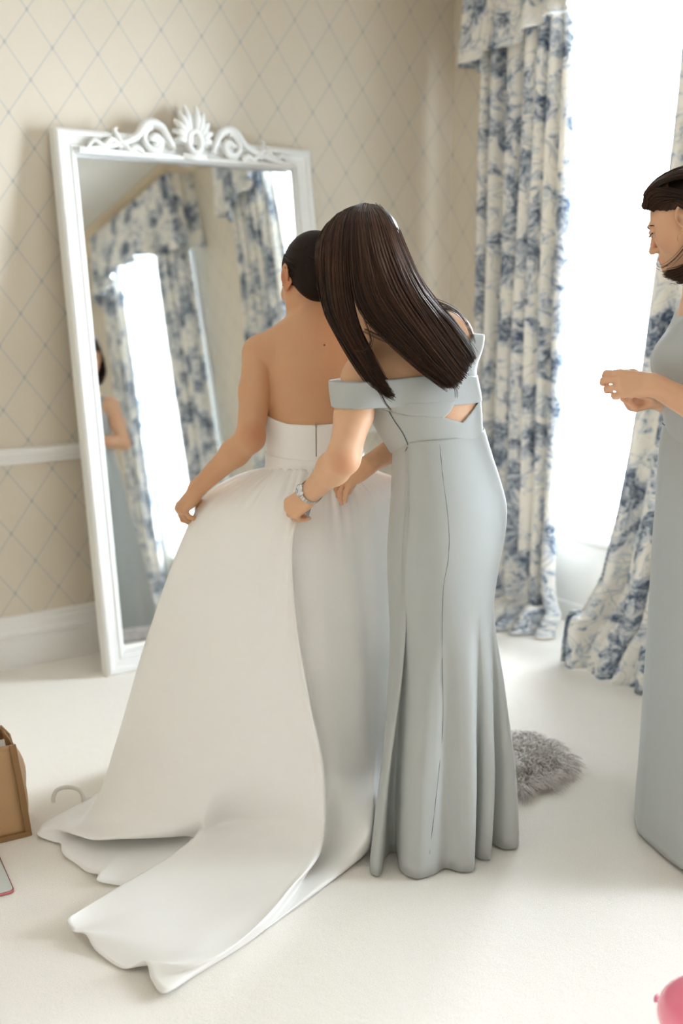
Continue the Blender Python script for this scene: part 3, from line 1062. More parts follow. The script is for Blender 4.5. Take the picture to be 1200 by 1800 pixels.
def head(c, F, Upv, s=1.0, eye_open=0.5):
    """head with jaw, brow, nose, lips, eyelids and ears; F where the face points, Upv the crown. Returns (node, frame)"""
    c = np.asarray(c, float); F = unit(F)
    Rt = unit(np.cross(F, Upv)); Up = np.cross(Rt, F)
    L = lambda x, y, z: c + s * (Rt * x + F * y + Up * z)
    ax = (Rt, F, Up)
    E = lambda p, r: EL(L(*p), np.asarray(r) * s, *ax)
    C = lambda a, b, r1, r2: RC(L(*a), L(*b), r1 * s, r2 * s)
    skull = U(0.035, E((0, -0.014, 0.036), (0.072, 0.091, 0.084)), E((0, 0.030, -0.018), (0.060, 0.060, 0.080)),
              C((-0.046, 0.008, -0.050), (-0.010, 0.068, -0.097), 0.020, 0.016), C((0.046, 0.008, -0.050), (0.010, 0.068, -0.097), 0.020, 0.016),
              E((0, 0.074, -0.100), (0.019, 0.014, 0.014)))
    face = U(0.012, skull, E((-0.040, 0.060, -0.030), (0.022, 0.020, 0.024)), E((0.040, 0.060, -0.030), (0.022, 0.020, 0.024)),
             C((-0.034, 0.078, 0.020), (0.034, 0.078, 0.020), 0.010, 0.010), E((0, 0.083, -0.068), (0.024, 0.012, 0.018)))
    face = CUT(face, 0.012, E((-0.031, 0.096, 0.000), (0.019, 0.014, 0.013)), E((0.031, 0.096, 0.000), (0.019, 0.014, 0.013)))
    nose = U(0.008, C((0, 0.084, 0.010), (0, 0.104, -0.034), 0.0075, 0.0090), E((0, 0.106, -0.037), (0.0095, 0.0100, 0.0085)),
             E((-0.0115, 0.094, -0.041), (0.0075, 0.011, 0.0070)), E((0.0115, 0.094, -0.041), (0.0075, 0.011, 0.0070)))
    nose = CUT(nose, 0.002, E((-0.0085, 0.099, -0.0475), (0.0032, 0.005, 0.0036)), E((0.0085, 0.099, -0.0475), (0.0032, 0.005, 0.0036)))
    lips = U(0.005, C((-0.020, 0.081, -0.069), (-0.004, 0.094, -0.0645), 0.0035, 0.0055), C((0.020, 0.081, -0.069), (0.004, 0.094, -0.0645), 0.0035, 0.0055),
             C((-0.018, 0.081, -0.0715), (0, 0.092, -0.0765), 0.0035, 0.0062), C((0.018, 0.081, -0.0715), (0, 0.092, -0.0765), 0.0035, 0.0062))
    lips = CUT(lips, 0.002, C((-0.019, 0.0895, -0.0700), (0.019, 0.0895, -0.0700), 0.0012, 0.0012), C((-0.014, 0.0985, -0.0702), (0.014, 0.0985, -0.0702), 0.0014, 0.0014))
    kids = [face, nose, lips]
    for sx in (-1, 1):
        # upper and lower lids: bowed ridges over the eyeball
        up = [L(sx * (0.031 + 0.0155 * t), 0.0905 - 0.008 * t * t - 0.001, 0.0015 + (0.0052 * (1 - t * t)) * eye_open * 1.6 - 0.002) for t in (-1, -0.5, 0, 0.5, 1)]
        dn = [L(sx * (0.031 + 0.0150 * t), 0.0890 - 0.008 * t * t, -0.0015 - 0.0052 * (1 - t * t)) for t in (-1, -0.5, 0, 0.5, 1)]
        lid = [RC(up[i], up[i + 1], 0.0030 * s) for i in range(4)] + [RC(dn[i], dn[i + 1], 0.0024 * s) for i in range(4)]
        lid.append(EL(L(sx * 0.031, 0.0800, 0.0050), (0.0158 * s, 0.0122 * s, 0.0082 * s), *ax))
        kids.append(U(0.004, *lid))
        ear = U(0.006, EL(L(sx * 0.0745, -0.010, -0.004), (0.0065 * s, 0.017 * s, 0.029 * s), unit(Rt * 0.9 - F * 0.45 * sx), F, unit(Up * 0.97 - F * 0.22)),
                EL(L(sx * 0.073, -0.004, -0.030), (0.006 * s, 0.009 * s, 0.010 * s), *ax))
        rim = [L(sx * (0.0795 + 0.002 * math.sin(a)), -0.012 + 0.016 * math.cos(a) * 0.95, 0.002 + 0.026 * math.sin(a)) for a in np.linspace(-0.5, 3.9, 9)]
        ear = U(0.004, ear, *[RC(rim[i], rim[i + 1], 0.0028 * s) for i in range(8)])
        ear = CUT(ear, 0.005, EL(L(sx * 0.083, -0.006, -0.006), (0.007 * s, 0.008 * s, 0.014 * s), *ax))
        kids.append(ear)
    return U(0.004, *kids), dict(L=L, ax=ax, s=s, c=c)

M['eye_white'] = plain('eye_white', lin(205, 196, 188), 0.35)
M['iris'] = plain('brown_iris', lin(70, 44, 28), 0.15)
M['brow'] = plain('dark_brow', lin(48, 33, 25), 0.7)
def eyes(fr, root, base, mat_iris):
    L, (Rt, F, Up), s = fr['L'], fr['ax'], fr['s']
    look = unit(F * 0.92 - Up * 0.38)
    for sx in (-1, 1):
        c = L(sx * 0.030, 0.0775, -0.0005)
        th = np.linspace(0, np.pi, 12)
        q = unit(np.cross(look, Rt)); r2 = np.cross(look, q)
        ph = np.arange(16) * 2 * np.pi / 16
        P = np.stack([np.stack([c + 0.0112 * s * (look * math.cos(t) + math.sin(t) * (q * math.cos(p) + r2 * math.sin(p))) for p in ph]) for t in th])
        v, f = gridf(P, close_v=True)
        e = mk('eyeball', v - np.asarray(base), f, M['eye_white'], root)
        P2 = np.stack([np.stack([c + 0.0116 * s * (look * math.cos(t) + math.sin(t) * (q * math.cos(p) + r2 * math.sin(p))) for p in ph]) for t in np.linspace(0.02, 0.45, 4)])
        v, f = gridf(P2, close_v=True)
        mk('iris', v - np.asarray(base), f, mat_iris, e)
        b = catmull([L(sx * 0.012, 0.0915, 0.0175), L(sx * 0.026, 0.0915, 0.0230), L(sx * 0.040, 0.083, 0.0215), L(sx * 0.051, 0.070, 0.0155)], 12)
        v, f = tube(b, np.linspace(0.0030, 0.0014, 12), 6)
        mk('eyebrow', v - np.asarray(base), f, M['brow'], root)
        lash = catmull([L(sx * 0.016, 0.0880, -0.0015), L(sx * 0.026, 0.0945, -0.0035), L(sx * 0.037, 0.0930, -0.0035), L(sx * 0.0495, 0.0800, -0.0010)], 12)
        v, f = tube(lash, np.linspace(0.0014, 0.0022, 12), 5)
        mk('eyelashes', v - np.asarray(base), f, M['brow'], root)

def tint_of(V, spots):
    a = np.zeros(len(V))
    for p, r, k in spots:
        d = np.linalg.norm(V - np.asarray(p, float), axis=1)
        a = np.maximum(a, k * np.clip(1 - d / r, 0, 1) ** 0.8)
    return a

def body_mesh(node, root, base, mat, spots, h=0.0031):
    lo, hi = bounds(node)
    V, F = surface(lambda P: ev(node, P), np.array(lo) - 0.01, np.array(hi) + 0.01, h, project=1)
    V = relax(V, F, 1, 0.3)
    return mk('body', V - np.asarray(base), F, mat, root, attrs={'tint': tint_of(V, spots)})

# ------------------------------------------------------------------ hair
def strands(paths, r0, n=4, taper=0.25, shade=None):
    """many thin tubes at once: paths (k,m,3)"""
    P = np.asarray(paths, float)
    k, m, _ = P.shape
    Tg = np.gradient(P, axis=1)
    Tg /= np.linalg.norm(Tg, axis=2)[..., None] + 1e-12
    a = np.where(np.abs(Tg[:, :1, 2:3]) < 0.9, np.array([0, 0, 1.0]), np.array([1.0, 0, 0]))
    Nn = np.cross(Tg, np.broadcast_to(a, Tg.shape)); Nn /= np.linalg.norm(Nn, axis=2)[..., None] + 1e-12
    Bn = np.cross(Tg, Nn)
    t = np.linspace(0, 1, m)
    rr = np.broadcast_to(np.asarray(r0, float).reshape(-1, 1), (k, 1)) * (1 - (1 - taper) * t ** 2.5)[None]
    th = np.arange(n) * 2 * np.pi / n
    R = P[:, :, None] + rr[..., None, None] * (np.cos(th)[None, None, :, None] * Nn[:, :, None] + np.sin(th)[None, None, :, None] * Bn[:, :, None])
    base = np.arange(k)[:, None, None] * (m * n)
    i = np.arange(m - 1)[None, :, None] * n
    j = np.arange(n)[None, None, :]
    a0 = base + i + j; a1 = base + i + (j + 1) % n
    F = np.stack([a0, a1, a1 + n, a0 + n], -1).reshape(-1, 4)
    sh = np.repeat(shade if shade is not None else np.zeros(k), m * n)
    return R.reshape(-1, 3), F, sh

def guided_hair(guides, count, m, spread, seed, r=(0.0007, 0.0013), end_jit=0.03, wave=0.0):
    """guides: (g, knots, 3) ordered across the head; strands are blends of neighbours with scatter"""
    rg = np.random.default_rng(seed)
    G = np.stack([catmull(g, m) for g in guides])
    g = len(G)
    u = rg.uniform(0, g - 1, count)
    i = np.minimum(u.astype(int), g - 2); f = (u - i)[:, None, None]
    P = G[i] * (1 - f) + G[i + 1] * f
    t = np.linspace(0, 1, m)
    jit = rg.normal(0, 1, (count, 1, 3)) * spread
    jit2 = rg.normal(0, 1, (count, 1, 3)) * spread * 0.7
    P = P + jit * (0.35 + 0.65 * t)[None, :, None] + jit2 * np.sin(np.pi * t * 1.5 + rg.uniform(0, 6, (count, 1)))[..., None] * 0.6
    # uneven ends
    cutv = 1 - np.abs(rg.normal(0, end_jit, count))[:, None] - 0
    tt = t[None] * cutv
    idx = tt * (m - 1)
    i0 = np.minimum(idx.astype(int), m - 2); ff = (idx - i0)[..., None]
    P = np.take_along_axis(P, i0[..., None], 1) * (1 - ff) + np.take_along_axis(P, i0[..., None] + 1, 1) * ff
    if wave:
        ph = rg.uniform(0, 0.9, (count, 1)) + u[:, None] * 1.1
        P[..., 0] += wave * t * np.sin(9 * t[None] + ph)
        P[..., 1] += wave * t * np.cos(8 * t[None] + ph)
    # strand thickness and lightness vary in locks
    sh = np.clip(0.5 + 0.35 * np.sin(u * 9 + 3 * np.sin(u * 4.3)) + rg.normal(0, 0.25, count), 0, 1)
    return P, rg.uniform(r[0], r[1], count), sh

M['skin_bride'] = skin_mat('skin_bride', lin(208, 162, 124))
M['skin_mid'] = skin_mat('skin_bridesmaid', lin(224, 180, 144))
M['skin_right'] = skin_mat('skin_right', lin(225, 180, 146))
M['nail'] = plain('nail_varnish', lin(238, 205, 190), 0.2)
M['hair_dark'] = hair_mat('dark_brown_hair', lin(34, 22, 16), lin(78, 52, 37))
M['hair_bride'] = hair_mat('black_brown_hair', lin(15, 10, 8), lin(52, 35, 27), 0.12, 0.5)
M['satin'] = cloth('ivory_mikado', lin(249, 247, 244), 0.42, 0.15, 0.06, 800.0, 0.45)
M['seam'] = plain('zip_grey', lin(150, 146, 140), 0.8)  # grey of the zip and its pull
M['sage'] = cloth('pale_blue_grey_crepe', lin(181, 184, 182), 0.55, 0.25, 0.0, 900.0, 0.35)
M['sage_seam'] = plain('seam_thread', lin(96, 104, 108), 0.8)
# ================================================================== the bride
bb = np.array((-0.08439,3.127,0)) * 0 + np.array((-0.07, 2.87, 0.0))
bride = empty('person', vw(bb), ROTZ)
tag(bride, 'bride seen from behind in a strapless white gown with a dark low bun', 'person')
BF = unit((-0.05, 1, 0))
b_torso = spine([((-0.07145,2.875,0.7021), 0.135, 0.090), ((-0.07101,2.875,0.7915), 0.142, 0.094), ((-0.07211,2.875,0.8879), 0.134, 0.090), ((-0.07303,2.87,0.9916), 0.114, 0.084), ((-0.0741,2.87,1.085), 0.126, 0.090), ((-0.0752,2.87,1.17), 0.128, 0.093), ((-0.07356,2.88,1.238), 0.117, 0.085), ((-0.07185,2.885,1.298), 0.098, 0.064), ((-0.07177,2.89,1.339), 0.056, 0.052)], BF)
bLs, bLe, bLw = np.array((-0.2217,2.88,1.27)), np.array((-0.239,2.77,1.06)), np.array((-0.3913,2.84,0.9133))
bRs, bRe, bRw = np.array((0.07057,2.89,1.272)), np.array((0.159,2.95,1.044)), np.array((0.2346,2.97,0.8831))
b_head, b_fr = head((-0.08047,2.9,1.467), (-0.42, 0.88, -0.22), (0.02, 0.22, 0.97))
b_neck = U(0.03, RC((-0.07182,2.89,1.328), (-0.07614,2.9,1.425), 0.053, 0.050), RC((-0.07158,2.885,1.351), bLs + [0.01, 0.0, 0.012], 0.034, 0.040), RC((-0.07158,2.885,1.351), bRs + [-0.01, 0.0, 0.012], 0.034, 0.040))
lhD = unit((-0.62, 0.05, -0.78)); lhN = unit((-0.72, -0.30, 0.60))
b_lh, b_lt = hand(bLw, lhD, lhN, (0.2, 1, 0), [(0.75, 0.75, 0.35), (0.95, 0.75, 0.35), (1.15, 0.65, 0.3), (1.25, 0.6, 0.3)], 0.10, [(0.62, -0.75, 0.30), (0.78, -0.62, 0.0), (0.80, -0.6, -0.05)], 0.93)
b_rh, b_rt = hand(bRw, (0.55, 0.1, -0.82), (0.75, -0.3, 0.6), (0, 1, 0), [(0.8, 0.8, 0.35)] * 4, 0.10, [(0.62, -0.75, 0.30), (0.78, -0.62, 0.0), (0.80, -0.6, -0.05)], 0.93)
bust = [EL((-0.1311,2.95,1.139), (0.058, 0.058, 0.055)), EL((-0.01896,2.95,1.139), (0.058, 0.058, 0.055))]
b_core = U(0.05, b_torso, b_neck, *bust)
b_delt = U(0.03, b_core, RC(bLs + [0.01, 0, 0.0], bLs, 0.046, 0.045), RC(bRs - [0.01, 0, 0.0], bRs, 0.046, 0.045))
b_body = U(0.003, b_delt, arm(bLs, bLe, bLw, (0.0445, 0.0365, 0.0345, 0.0235)), arm(bRs, bRe, bRw, (0.046, 0.0375, 0.036, 0.0235)))
b_all = U(0.012, U(0.02, b_body, b_head), b_lh, b_rh)
L = b_fr['L']
body_mesh(b_all, bride, bb, M['skin_bride'], [(bLe + [0.015, -0.03, 0.01], 0.045, 0.45), (L(0, 0.094, -0.07), 0.024, 0.8), (L(-0.078, -0.01, -0.01), 0.045, 0.8), (L(0.07, -0.01, 0), 0.05, 0.3), (L(-0.045, 0.06, -0.03), 0.03, 0.3), (b_lt[4][0], 0.03, 0.3)])  # the left ear's red glow from the backlight is put into the tint
nails(b_lt, bride, bb, M['nail'])
nails(b_rt, bride, bb, M['nail'])
eyes(b_fr, bride, bb, M['iris'])
# mole on the back
mp = on_surface(b_core, (570 - 600) / 1866 * 2.8, (-0.04452,2.8,1.299)[2], 0.0)
v, f = lathe([(0.0001, 0.0012), (0.0022, 0.0008), (0.003, -0.0004)], 10)
mk('mole', v[:, [0, 2, 1]] * [1, -1, 1] + mp - bb, f, plain('mole_brown', lin(110, 66, 46), 0.6), bride)
# strapless bodice, waistband, zip
b_lo, b_hi = np.array([-0.27, 2.72, 0.93]), np.array([0.12, 3.05, 1.22])
garment('bodice', b_core, [(-0.24,2.79,1.099), (-0.2067,2.79,1.12), (-0.1799,2.79,1.113), (-0.1425,2.79,1.105), (-0.06749,2.79,1.104), (0,2.79,1.107), (0.03747,2.79,1.114), (0.06738,2.79,1.126), (0.1049,2.79,1.11), (0.1058,2.79,0.9931), (-0.2419,2.79,0.9931)], b_lo, b_hi, 0.0065, M['satin'], bride, bb, curve=-0.10)
garment('waistband', b_core, [(-0.2415,2.79,1.013), (-0.07099,2.79,1.005), (0.1057,2.79,1.013), (0.1061,2.79,0.9579), (-0.2425,2.79,0.9579)], b_lo, b_hi, 0.0095, M['satin'], bride, bb, curve=-0.05)
zz = np.linspace((-0.06751,2.79,1.101)[2], (-0.06492,2.79,1.011)[2], 14)
zp = np.array([on_surface(b_core, (555.5 - 600) / 1866 * 2.79, z, 0.0068) for z in zz])
v, f = tube(zp, 0.0016, 6); zo = mk('zip', v - bb, f, M['seam'], bride)
v, f = tube([zp[0] + [0, -0.002, 0.0], zp[0] + [0, -0.004, -0.006], zp[0] + [0.0005, -0.004, -0.016]], [0.0018, 0.0026, 0.0014], 6)
mk('zip_pull', v - bb, f, M['seam'], zo)
# sleek hair with a low bun
def cap_hair(fr, root, base, mat, bun, grow=1.08, plane=((0, 0.084, 0.078), (0, 0.765, -0.645)), n=900, seed=3, name='hair'):
    L, (Rt, F, Up), s = fr['L'], fr['ax'], fr['s']
    c0 = np.array([0, -0.014, 0.036]); r0 = np.array([0.072, 0.091, 0.084]) + 0.006
    loc = lambda P: np.stack([(P - fr['c']) @ Rt, (P - fr['c']) @ F, (P - fr['c']) @ Up], 1) / s
    pn = unit(plane[1])
    def fn(P):
        q = loc(P)
        e = (q - c0)
        k0 = np.linalg.norm(e / r0, axis=1); k1 = np.linalg.norm(e / r0 ** 2, axis=1) + 1e-9
        d = k0 * (k0 - 1) / k1
        e2 = (q - np.array([0, -0.050, -0.022])) / np.array([0.056, 0.044, 0.045])
        d2 = (np.linalg.norm(e2, axis=1) - 1) * 0.045
        d = smin(d, d2, 0.03)
        side = (q - np.array(plane[0])) @ pn - 0.010 * np.cos(q[:, 0] * 40)
        d = -smin(-d, -side, 0.012)
        return d * s
    V, Fc = surface(fn, fr['c'] - 0.16, fr['c'] + 0.16, 0.003, project=1)
    parts = [(V, Fc, np.full(len(V), 0.35))]
    rg = np.random.default_rng(seed)
    if bun is not None:
        # strands combed from the hairline to the bun
        th = rg.uniform(-np.pi, np.pi, n)
        e1 = unit(np.cross(pn, (1, 0, 0))); e2 = np.cross(pn, e1)
        st = np.array(plane[0]) * 0.45 + np.outer(np.cos(th), e1) * 0.11 + np.outer(np.sin(th), e2) * 0.085
        m = 16
        t = np.linspace(0, 1, m)[None, :, None]
        end = np.array(bun)[None, None] + rg.normal(0, 0.010, (n, 1, 3))
        P = st[:, None] * (1 - t) + end * t
        e = P - c0
        k = np.linalg.norm(e / r0, axis=2)[..., None]
        Q = c0 + e / k * (1.012 + rg.uniform(0, 0.02, (n, 1, 1)))
        Q = np.where(t > 0.85, Q * (1 - (t - 0.85) / 0.15) + end * (t - 0.85) / 0.15, Q)
        W = fr['c'] + s * (Q[..., 0:1] * Rt + Q[..., 1:2] * F + Q[..., 2:3] * Up)
        parts.append(strands(W, rg.uniform(0.0008, 0.0014, n), 3, 0.6, rg.uniform(0, 1, n)))
        # the coil
        bc = np.array(bun)
        kk = 260
        a0 = rg.uniform(0, 6.28, kk); rr = rg.uniform(0.006, 0.041, kk)
        tt = np.linspace(0, 1, 22)
        A = a0[:, None] + tt[None] * rg.uniform(2.2, 4.2, (kk, 1))
        dep = np.sqrt(np.maximum(0, 1 - (rr / 0.043) ** 2))[:, None] * 0.030
        ring = rr[:, None] * (1 + 0.06 * np.sin(3 * A))
        out = unit(bc - c0)
        b1 = unit(np.cross(out, (0, 0, 1))); b2 = np.cross(out, b1)
        Q = bc + (ring * np.cos(A))[..., None] * b1 + (ring * np.sin(A))[..., None] * b2 + (dep + 0 * A)[..., None] * out
        W = fr['c'] + s * (Q[..., 0:1] * Rt + Q[..., 1:2] * F + Q[..., 2:3] * Up)
        parts.append(strands(W, rg.uniform(0.0012, 0.0022, kk), 3, 0.8, rg.uniform(0, 1, kk)))
        ec = fr['c'] + s * (bc[0] * Rt + bc[1] * F + bc[2] * Up)
        bunf = EL(ec, (0.042, 0.042, 0.030), *(lambda o: (unit(np.cross(o, (0, 0, 1))), unit(np.cross(np.cross(o, (0, 0, 1)), o)), o))(unit(out[0] * Rt + out[1] * F + out[2] * Up)))
        V2, F2 = surface(lambda P: prim(bunf, P), ec - 0.05, ec + 0.05, 0.004, project=1)
        parts.append((V2, F2, np.full(len(V2), 0.2)))
    V = np.concatenate([p[0] for p in parts]); b = 0; Fs = []
    for p in parts:
        Fs.append(p[1] + b); b += len(p[0])
    return mk(name, V - np.asarray(base), np.concatenate(Fs), mat, root, attrs={'shade': np.concatenate([p[2] for p in parts])})
cap_hair(b_fr, bride, bb, M['hair_bride'], (0.012, -0.104, -0.028))

# ------------------------------------------------------------------ wedding skirt: stations around the waist, each a line of points from waist to hem
def station_grid(stations, su, sv, closed=True):
    K = np.array(stations, float)
    n, m = K.shape[:2]
    A = catmull(K.reshape(n, -1), n * su + (0 if closed else 1), closed).reshape(-1, m, 3)
    B = catmull(A.transpose(1, 0, 2).reshape(m, -1), (m - 1) * sv + 1).reshape((m - 1) * sv + 1, -1, 3).transpose(1, 0, 2)
    return B
wc_, wa, wb = np.array([-0.070, 2.870]), 0.124, 0.094
ST = [
 # left side, held up by her hand
 [(-0.193,2.87,0.968), (-0.3035,2.86,0.9192), (-0.3939,2.845,0.8428), (-0.4821,2.82,0.6434), (-0.5649,2.8,0.3868), (-0.6406,2.775,0.1609), (-0.6932,2.74,0.02355), (-0.7469,2.665,0.035), (-0.8004,2.634,0.03), (-0.8133,2.649,0.012)],
 [(-0.1774,2.82,0.9745), (-0.2544,2.78,0.9196), (-0.3349,2.75,0.827), (-0.4118,2.72,0.6321), (-0.4896,2.7,0.3837), (-0.5597,2.67,0.1677), (-0.6123,2.62,0.05876), (-0.6676,2.541,0.042), (-0.6691,2.638,0.006), (-0.7441,2.565,0.006)],
 [(-0.1577,2.795,0.9755), (-0.2087,2.735,0.9173), (-0.2611,2.7,0.8152), (-0.3209,2.665,0.6251), (-0.3949,2.635,0.3852), (-0.462,2.6,0.1766), (-0.5142,2.57,0.07844), (-0.5667,2.521,0.05), (-0.5649,2.632,0.006), (-0.6228,2.404,0.006)],
 [(-0.1389,2.782,0.976), (-0.1718,2.715,0.912), (-0.2115,2.67,0.807), (-0.2579,2.625,0.6219), (-0.3209,2.59,0.3874), (-0.3785,2.56,0.18), (-0.4183,2.55,0.08896), (-0.4536,2.548,0.04), (-0.4487,2.635,0.006), (-0.5507,2.37,0.006)],
 [(-0.1265,2.776,0.9755), (-0.1535,2.705,0.9079), (-0.187,2.655,0.806), (-0.2269,2.605,0.6236), (-0.2804,2.57,0.3955), (-0.3286,2.54,0.1897), (-0.3591,2.53,0.09947), (-0.3818,2.566,0.035), (-0.3993,2.525,0.006), (-0.4953,2.328,0.004)],
 # edge of the train
 [(-0.1159,2.773,0.976), (-0.1386,2.7,0.9044), (-0.1692,2.65,0.8026), (-0.2033,2.6,0.6206), (-0.2475,2.562,0.3987), (-0.287,2.535,0.1922), (-0.3172,2.571,0.07), (-0.4239,2.451,0.035), (-0.5272,2.322,0.035), (-0.6117,2.184,0.045)],
 [(-0.1068,2.771,0.9763), (-0.1295,2.695,0.8978), (-0.1515,2.645,0.7978), (-0.1769,2.595,0.6161), (-0.2089,2.553,0.4023), (-0.2363,2.525,0.1971), (-0.2569,2.565,0.065), (-0.3684,2.361,0.03), (-0.4827,2.212,0.032), (-0.6084,2.161,0.02)],
 [(-0.0992,2.77,0.9765), (-0.122,2.69,0.8928), (-0.141,2.638,0.795), (-0.1591,2.588,0.6138), (-0.1851,2.545,0.4056), (-0.2067,2.52,0.1995), (-0.2199,2.55,0.065), (-0.3124,2.323,0.03), (-0.4225,2.137,0.03), (-0.5717,2.133,0.03)],
 [(-0.09315,2.769,0.9766), (-0.1175,2.687,0.8904), (-0.135,2.634,0.793), (-0.1472,2.582,0.6126), (-0.1615,2.537,0.4088), (-0.177,2.512,0.2034), (-0.1851,2.519,0.07), (-0.2695,2.28,0.032), (-0.3769,2.09,0.03), (-0.5397,2.099,0.01)],
 [(-0.08861,2.768,0.9768), (-0.1145,2.685,0.8878), (-0.1319,2.63,0.794), (-0.1369,2.577,0.6142), (-0.1395,2.53,0.4116), (-0.1447,2.505,0.2068), (-0.146,2.502,0.07), (-0.2331,2.251,0.035), (-0.3443,2.056,0.035), (-0.4711,2.044,0.006)],
 [(-0.08561,2.768,0.9768), (-0.113,2.683,0.8867), (-0.1303,2.627,0.7947), (-0.1293,2.57,0.6164), (-0.1175,2.522,0.4148), (-0.108,2.495,0.2195), (-0.104,2.472,0.075), (-0.1954,2.229,0.04), (-0.3084,2.02,0.045), (-0.4204,2.028,0.034)],
 [(-0.08261,2.768,0.9768), (-0.1114,2.681,0.8857), (-0.1287,2.624,0.7954), (-0.1203,2.562,0.619), (-0.09577,2.515,0.4176), (-0.07173,2.488,0.2383), (-0.07437,2.447,0.078), (-0.153,2.229,0.05), (-0.2604,2.024,0.05), (-0.3984,1.983,0.022)],
 # ridge that runs down and out along the train
 [(-0.0796,2.768,0.9768), (-0.1084,2.679,0.8846), (-0.1256,2.62,0.7949), (-0.1129,2.556,0.6194), (-0.0784,2.508,0.4204), (-0.04575,2.482,0.255), (-0.04986,2.435,0.075), (-0.1165,2.27,0.062), (-0.188,2.135,0.045), (-0.3654,1.942,0.02)],
 [(-0.0706,2.768,0.9753), (-0.09711,2.69,0.8808), (-0.1168,2.648,0.7866), (-0.108,2.61,0.6022), (-0.0764,2.585,0.3894), (-0.05043,2.575,0.211), (-0.0505,2.54,0.02), (-0.1085,2.358,0.006), (-0.1795,2.185,0.004), (-0.3262,2.008,0.004)],
 # right of the ridge, set back
 [(-0.0451,2.77,0.975), (-0.0503,2.705,0.8778), (-0.05013,2.675,0.7801), (-0.03556,2.65,0.5896), (-0.01495,2.63,0.3713), (0,2.605,0.1968), (0.008805,2.514,0.06), (-0.01431,2.437,0.024), (-0.06624,2.338,0.012), (-0.17,2.199,0.004)],
 [(-0.01209,2.785,0.974), (0.005992,2.74,0.8767), (0.01795,2.715,0.778), (0.03918,2.695,0.5753), (0.06081,2.675,0.3532), (0.0734,2.655,0.1731), (0.07551,2.493,0.1), (0.07333,2.507,0.035), (0.06492,2.52,0.012), (0.05911,2.522,0.004)],
 [(0.030, 2.815, 0.965), (0.085, 2.790, 0.900), (0.100, 2.775, 0.80), (0.110, 2.765, 0.62), (0.112, 2.755, 0.43), (0.112, 2.745, 0.25), (0.110, 2.725, 0.11), (0.104, 2.705, 0.04), (0.095, 2.680, 0.012), (0.086, 2.660, 0.004)],
 [(0.052, 2.870, 0.965), (0.150, 2.900, 0.925), (0.225, 2.935, 0.875), (0.235, 2.945, 0.66), (0.235, 2.950, 0.46), (0.235, 2.950, 0.27), (0.232, 2.950, 0.12), (0.230, 2.950, 0.04), (0.228, 2.945, 0.012), (0.226, 2.940, 0.004)],
 [(0.010, 2.945, 0.965), (0.080, 3.000, 0.930), (0.150, 3.050, 0.850), (0.170, 3.110, 0.66), (0.180, 3.160, 0.46), (0.185, 3.190, 0.27), (0.188, 3.205, 0.12), (0.190, 3.210, 0.04), (0.190, 3.215, 0.012), (0.190, 3.220, 0.004)],
 [(-0.070, 2.966, 0.965), (-0.070, 3.040, 0.930), (-0.080, 3.100, 0.850), (-0.090, 3.180, 0.66), (-0.100, 3.240, 0.46), (-0.110, 3.290, 0.27), (-0.115, 3.310, 0.12), (-0.120, 3.320, 0.04), (-0.120, 3.325, 0.012), (-0.120, 3.330, 0.004)],
 [(-0.150, 2.945, 0.965), (-0.220, 3.000, 0.930), (-0.300, 3.040, 0.860), (-0.360, 3.090, 0.66), (-0.420, 3.130, 0.46), (-0.470, 3.160, 0.27), (-0.500, 3.170, 0.12), (-0.520, 3.175, 0.04), (-0.525, 3.178, 0.012), (-0.530, 3.180, 0.004)],
 [(-0.183, 2.905, 0.965), (-0.300, 2.920, 0.930), (-0.385, 2.915, 0.865), (-0.470, 2.930, 0.66), (-0.550, 2.940, 0.46), (-0.590, 2.945, 0.27), (-0.610, 2.945, 0.12), (-0.620, 2.945, 0.04), (-0.625, 2.945, 0.012), (-0.630, 2.945, 0.004)],
]
G = station_grid(ST, 18, 12)
nu, nv = G.shape[:2]
tv = np.linspace(0, 1, nv)
_al = np.r_[0, np.cumsum(np.linalg.norm(np.diff(G[:, 8], axis=0), axis=1))]
au = _al / (_al[-1] + 1e-3) * 2 * np.pi
# small gathers under the waistband and soft long undulations
ctr = G.mean(0, keepdims=True)
outw = G[..., :2] - np.array([-0.07, 2.87])
outw /= np.linalg.norm(outw, axis=2)[..., None] + 1e-9
gz = np.exp(-(tv / 0.125) ** 2)[None]
rgw = np.random.default_rng(5)
gat = sum(rgw.uniform(0.5, 1) * np.sin(k * au + rgw.uniform(0, 6)) for k in (27, 38, 47)) / 2.2
soft = sum(rgw.uniform(0.5, 1) * np.sin(k * au + rgw.uniform(0, 6)) for k in (7, 11, 15)) / 2.2
amp = gat[:, None] * 0.0115 * gz + soft[:, None] * 0.005 * np.exp(-((tv - 0.32) / 0.25) ** 2)[None]
G[..., :2] += outw * amp[..., None]
lim = np.argmax(tv > 0.62)
G[..., 2] = np.maximum(G[..., 2], 0.004)
# wavy hem of the under layer at the left
_c = np.arange(nu)
_m = np.clip((_c - 14) / 10, 0, 1) * np.clip((60 - _c) / 16, 0, 1)
_t = np.clip((np.arange(nv) - (nv - 11)) / 10, 0, 1) ** 1.3
_w = 0.011 * np.sin(_c * 0.30 + 0.6) + 0.004 * np.sin(_c * 0.62)
G[..., 0] -= (_m * _w)[:, None] * _t[None] * 0.9
G[..., 1] -= (_m * _w)[:, None] * _t[None] * 0.5
G[..., 2] += (_m * (0.008 + 0.007 * np.sin(_c * 0.30 + 2.0)))[:, None] * _t[None]
v, f = grid(G - bb, close_u=True)
_fi = np.arange(len(f)); _col = _fi // (nv - 1); _row = _fi % (nv - 1)
f = f[~((_col >= 4 * 18 + 7) & (_col < 5 * 18 - 2) & (_row >= 7 * 12 + 7))]      # the hem of the upper layer is free along the edge of the train
sk = mk('gown_skirt', v, f, M['satin'], bride)
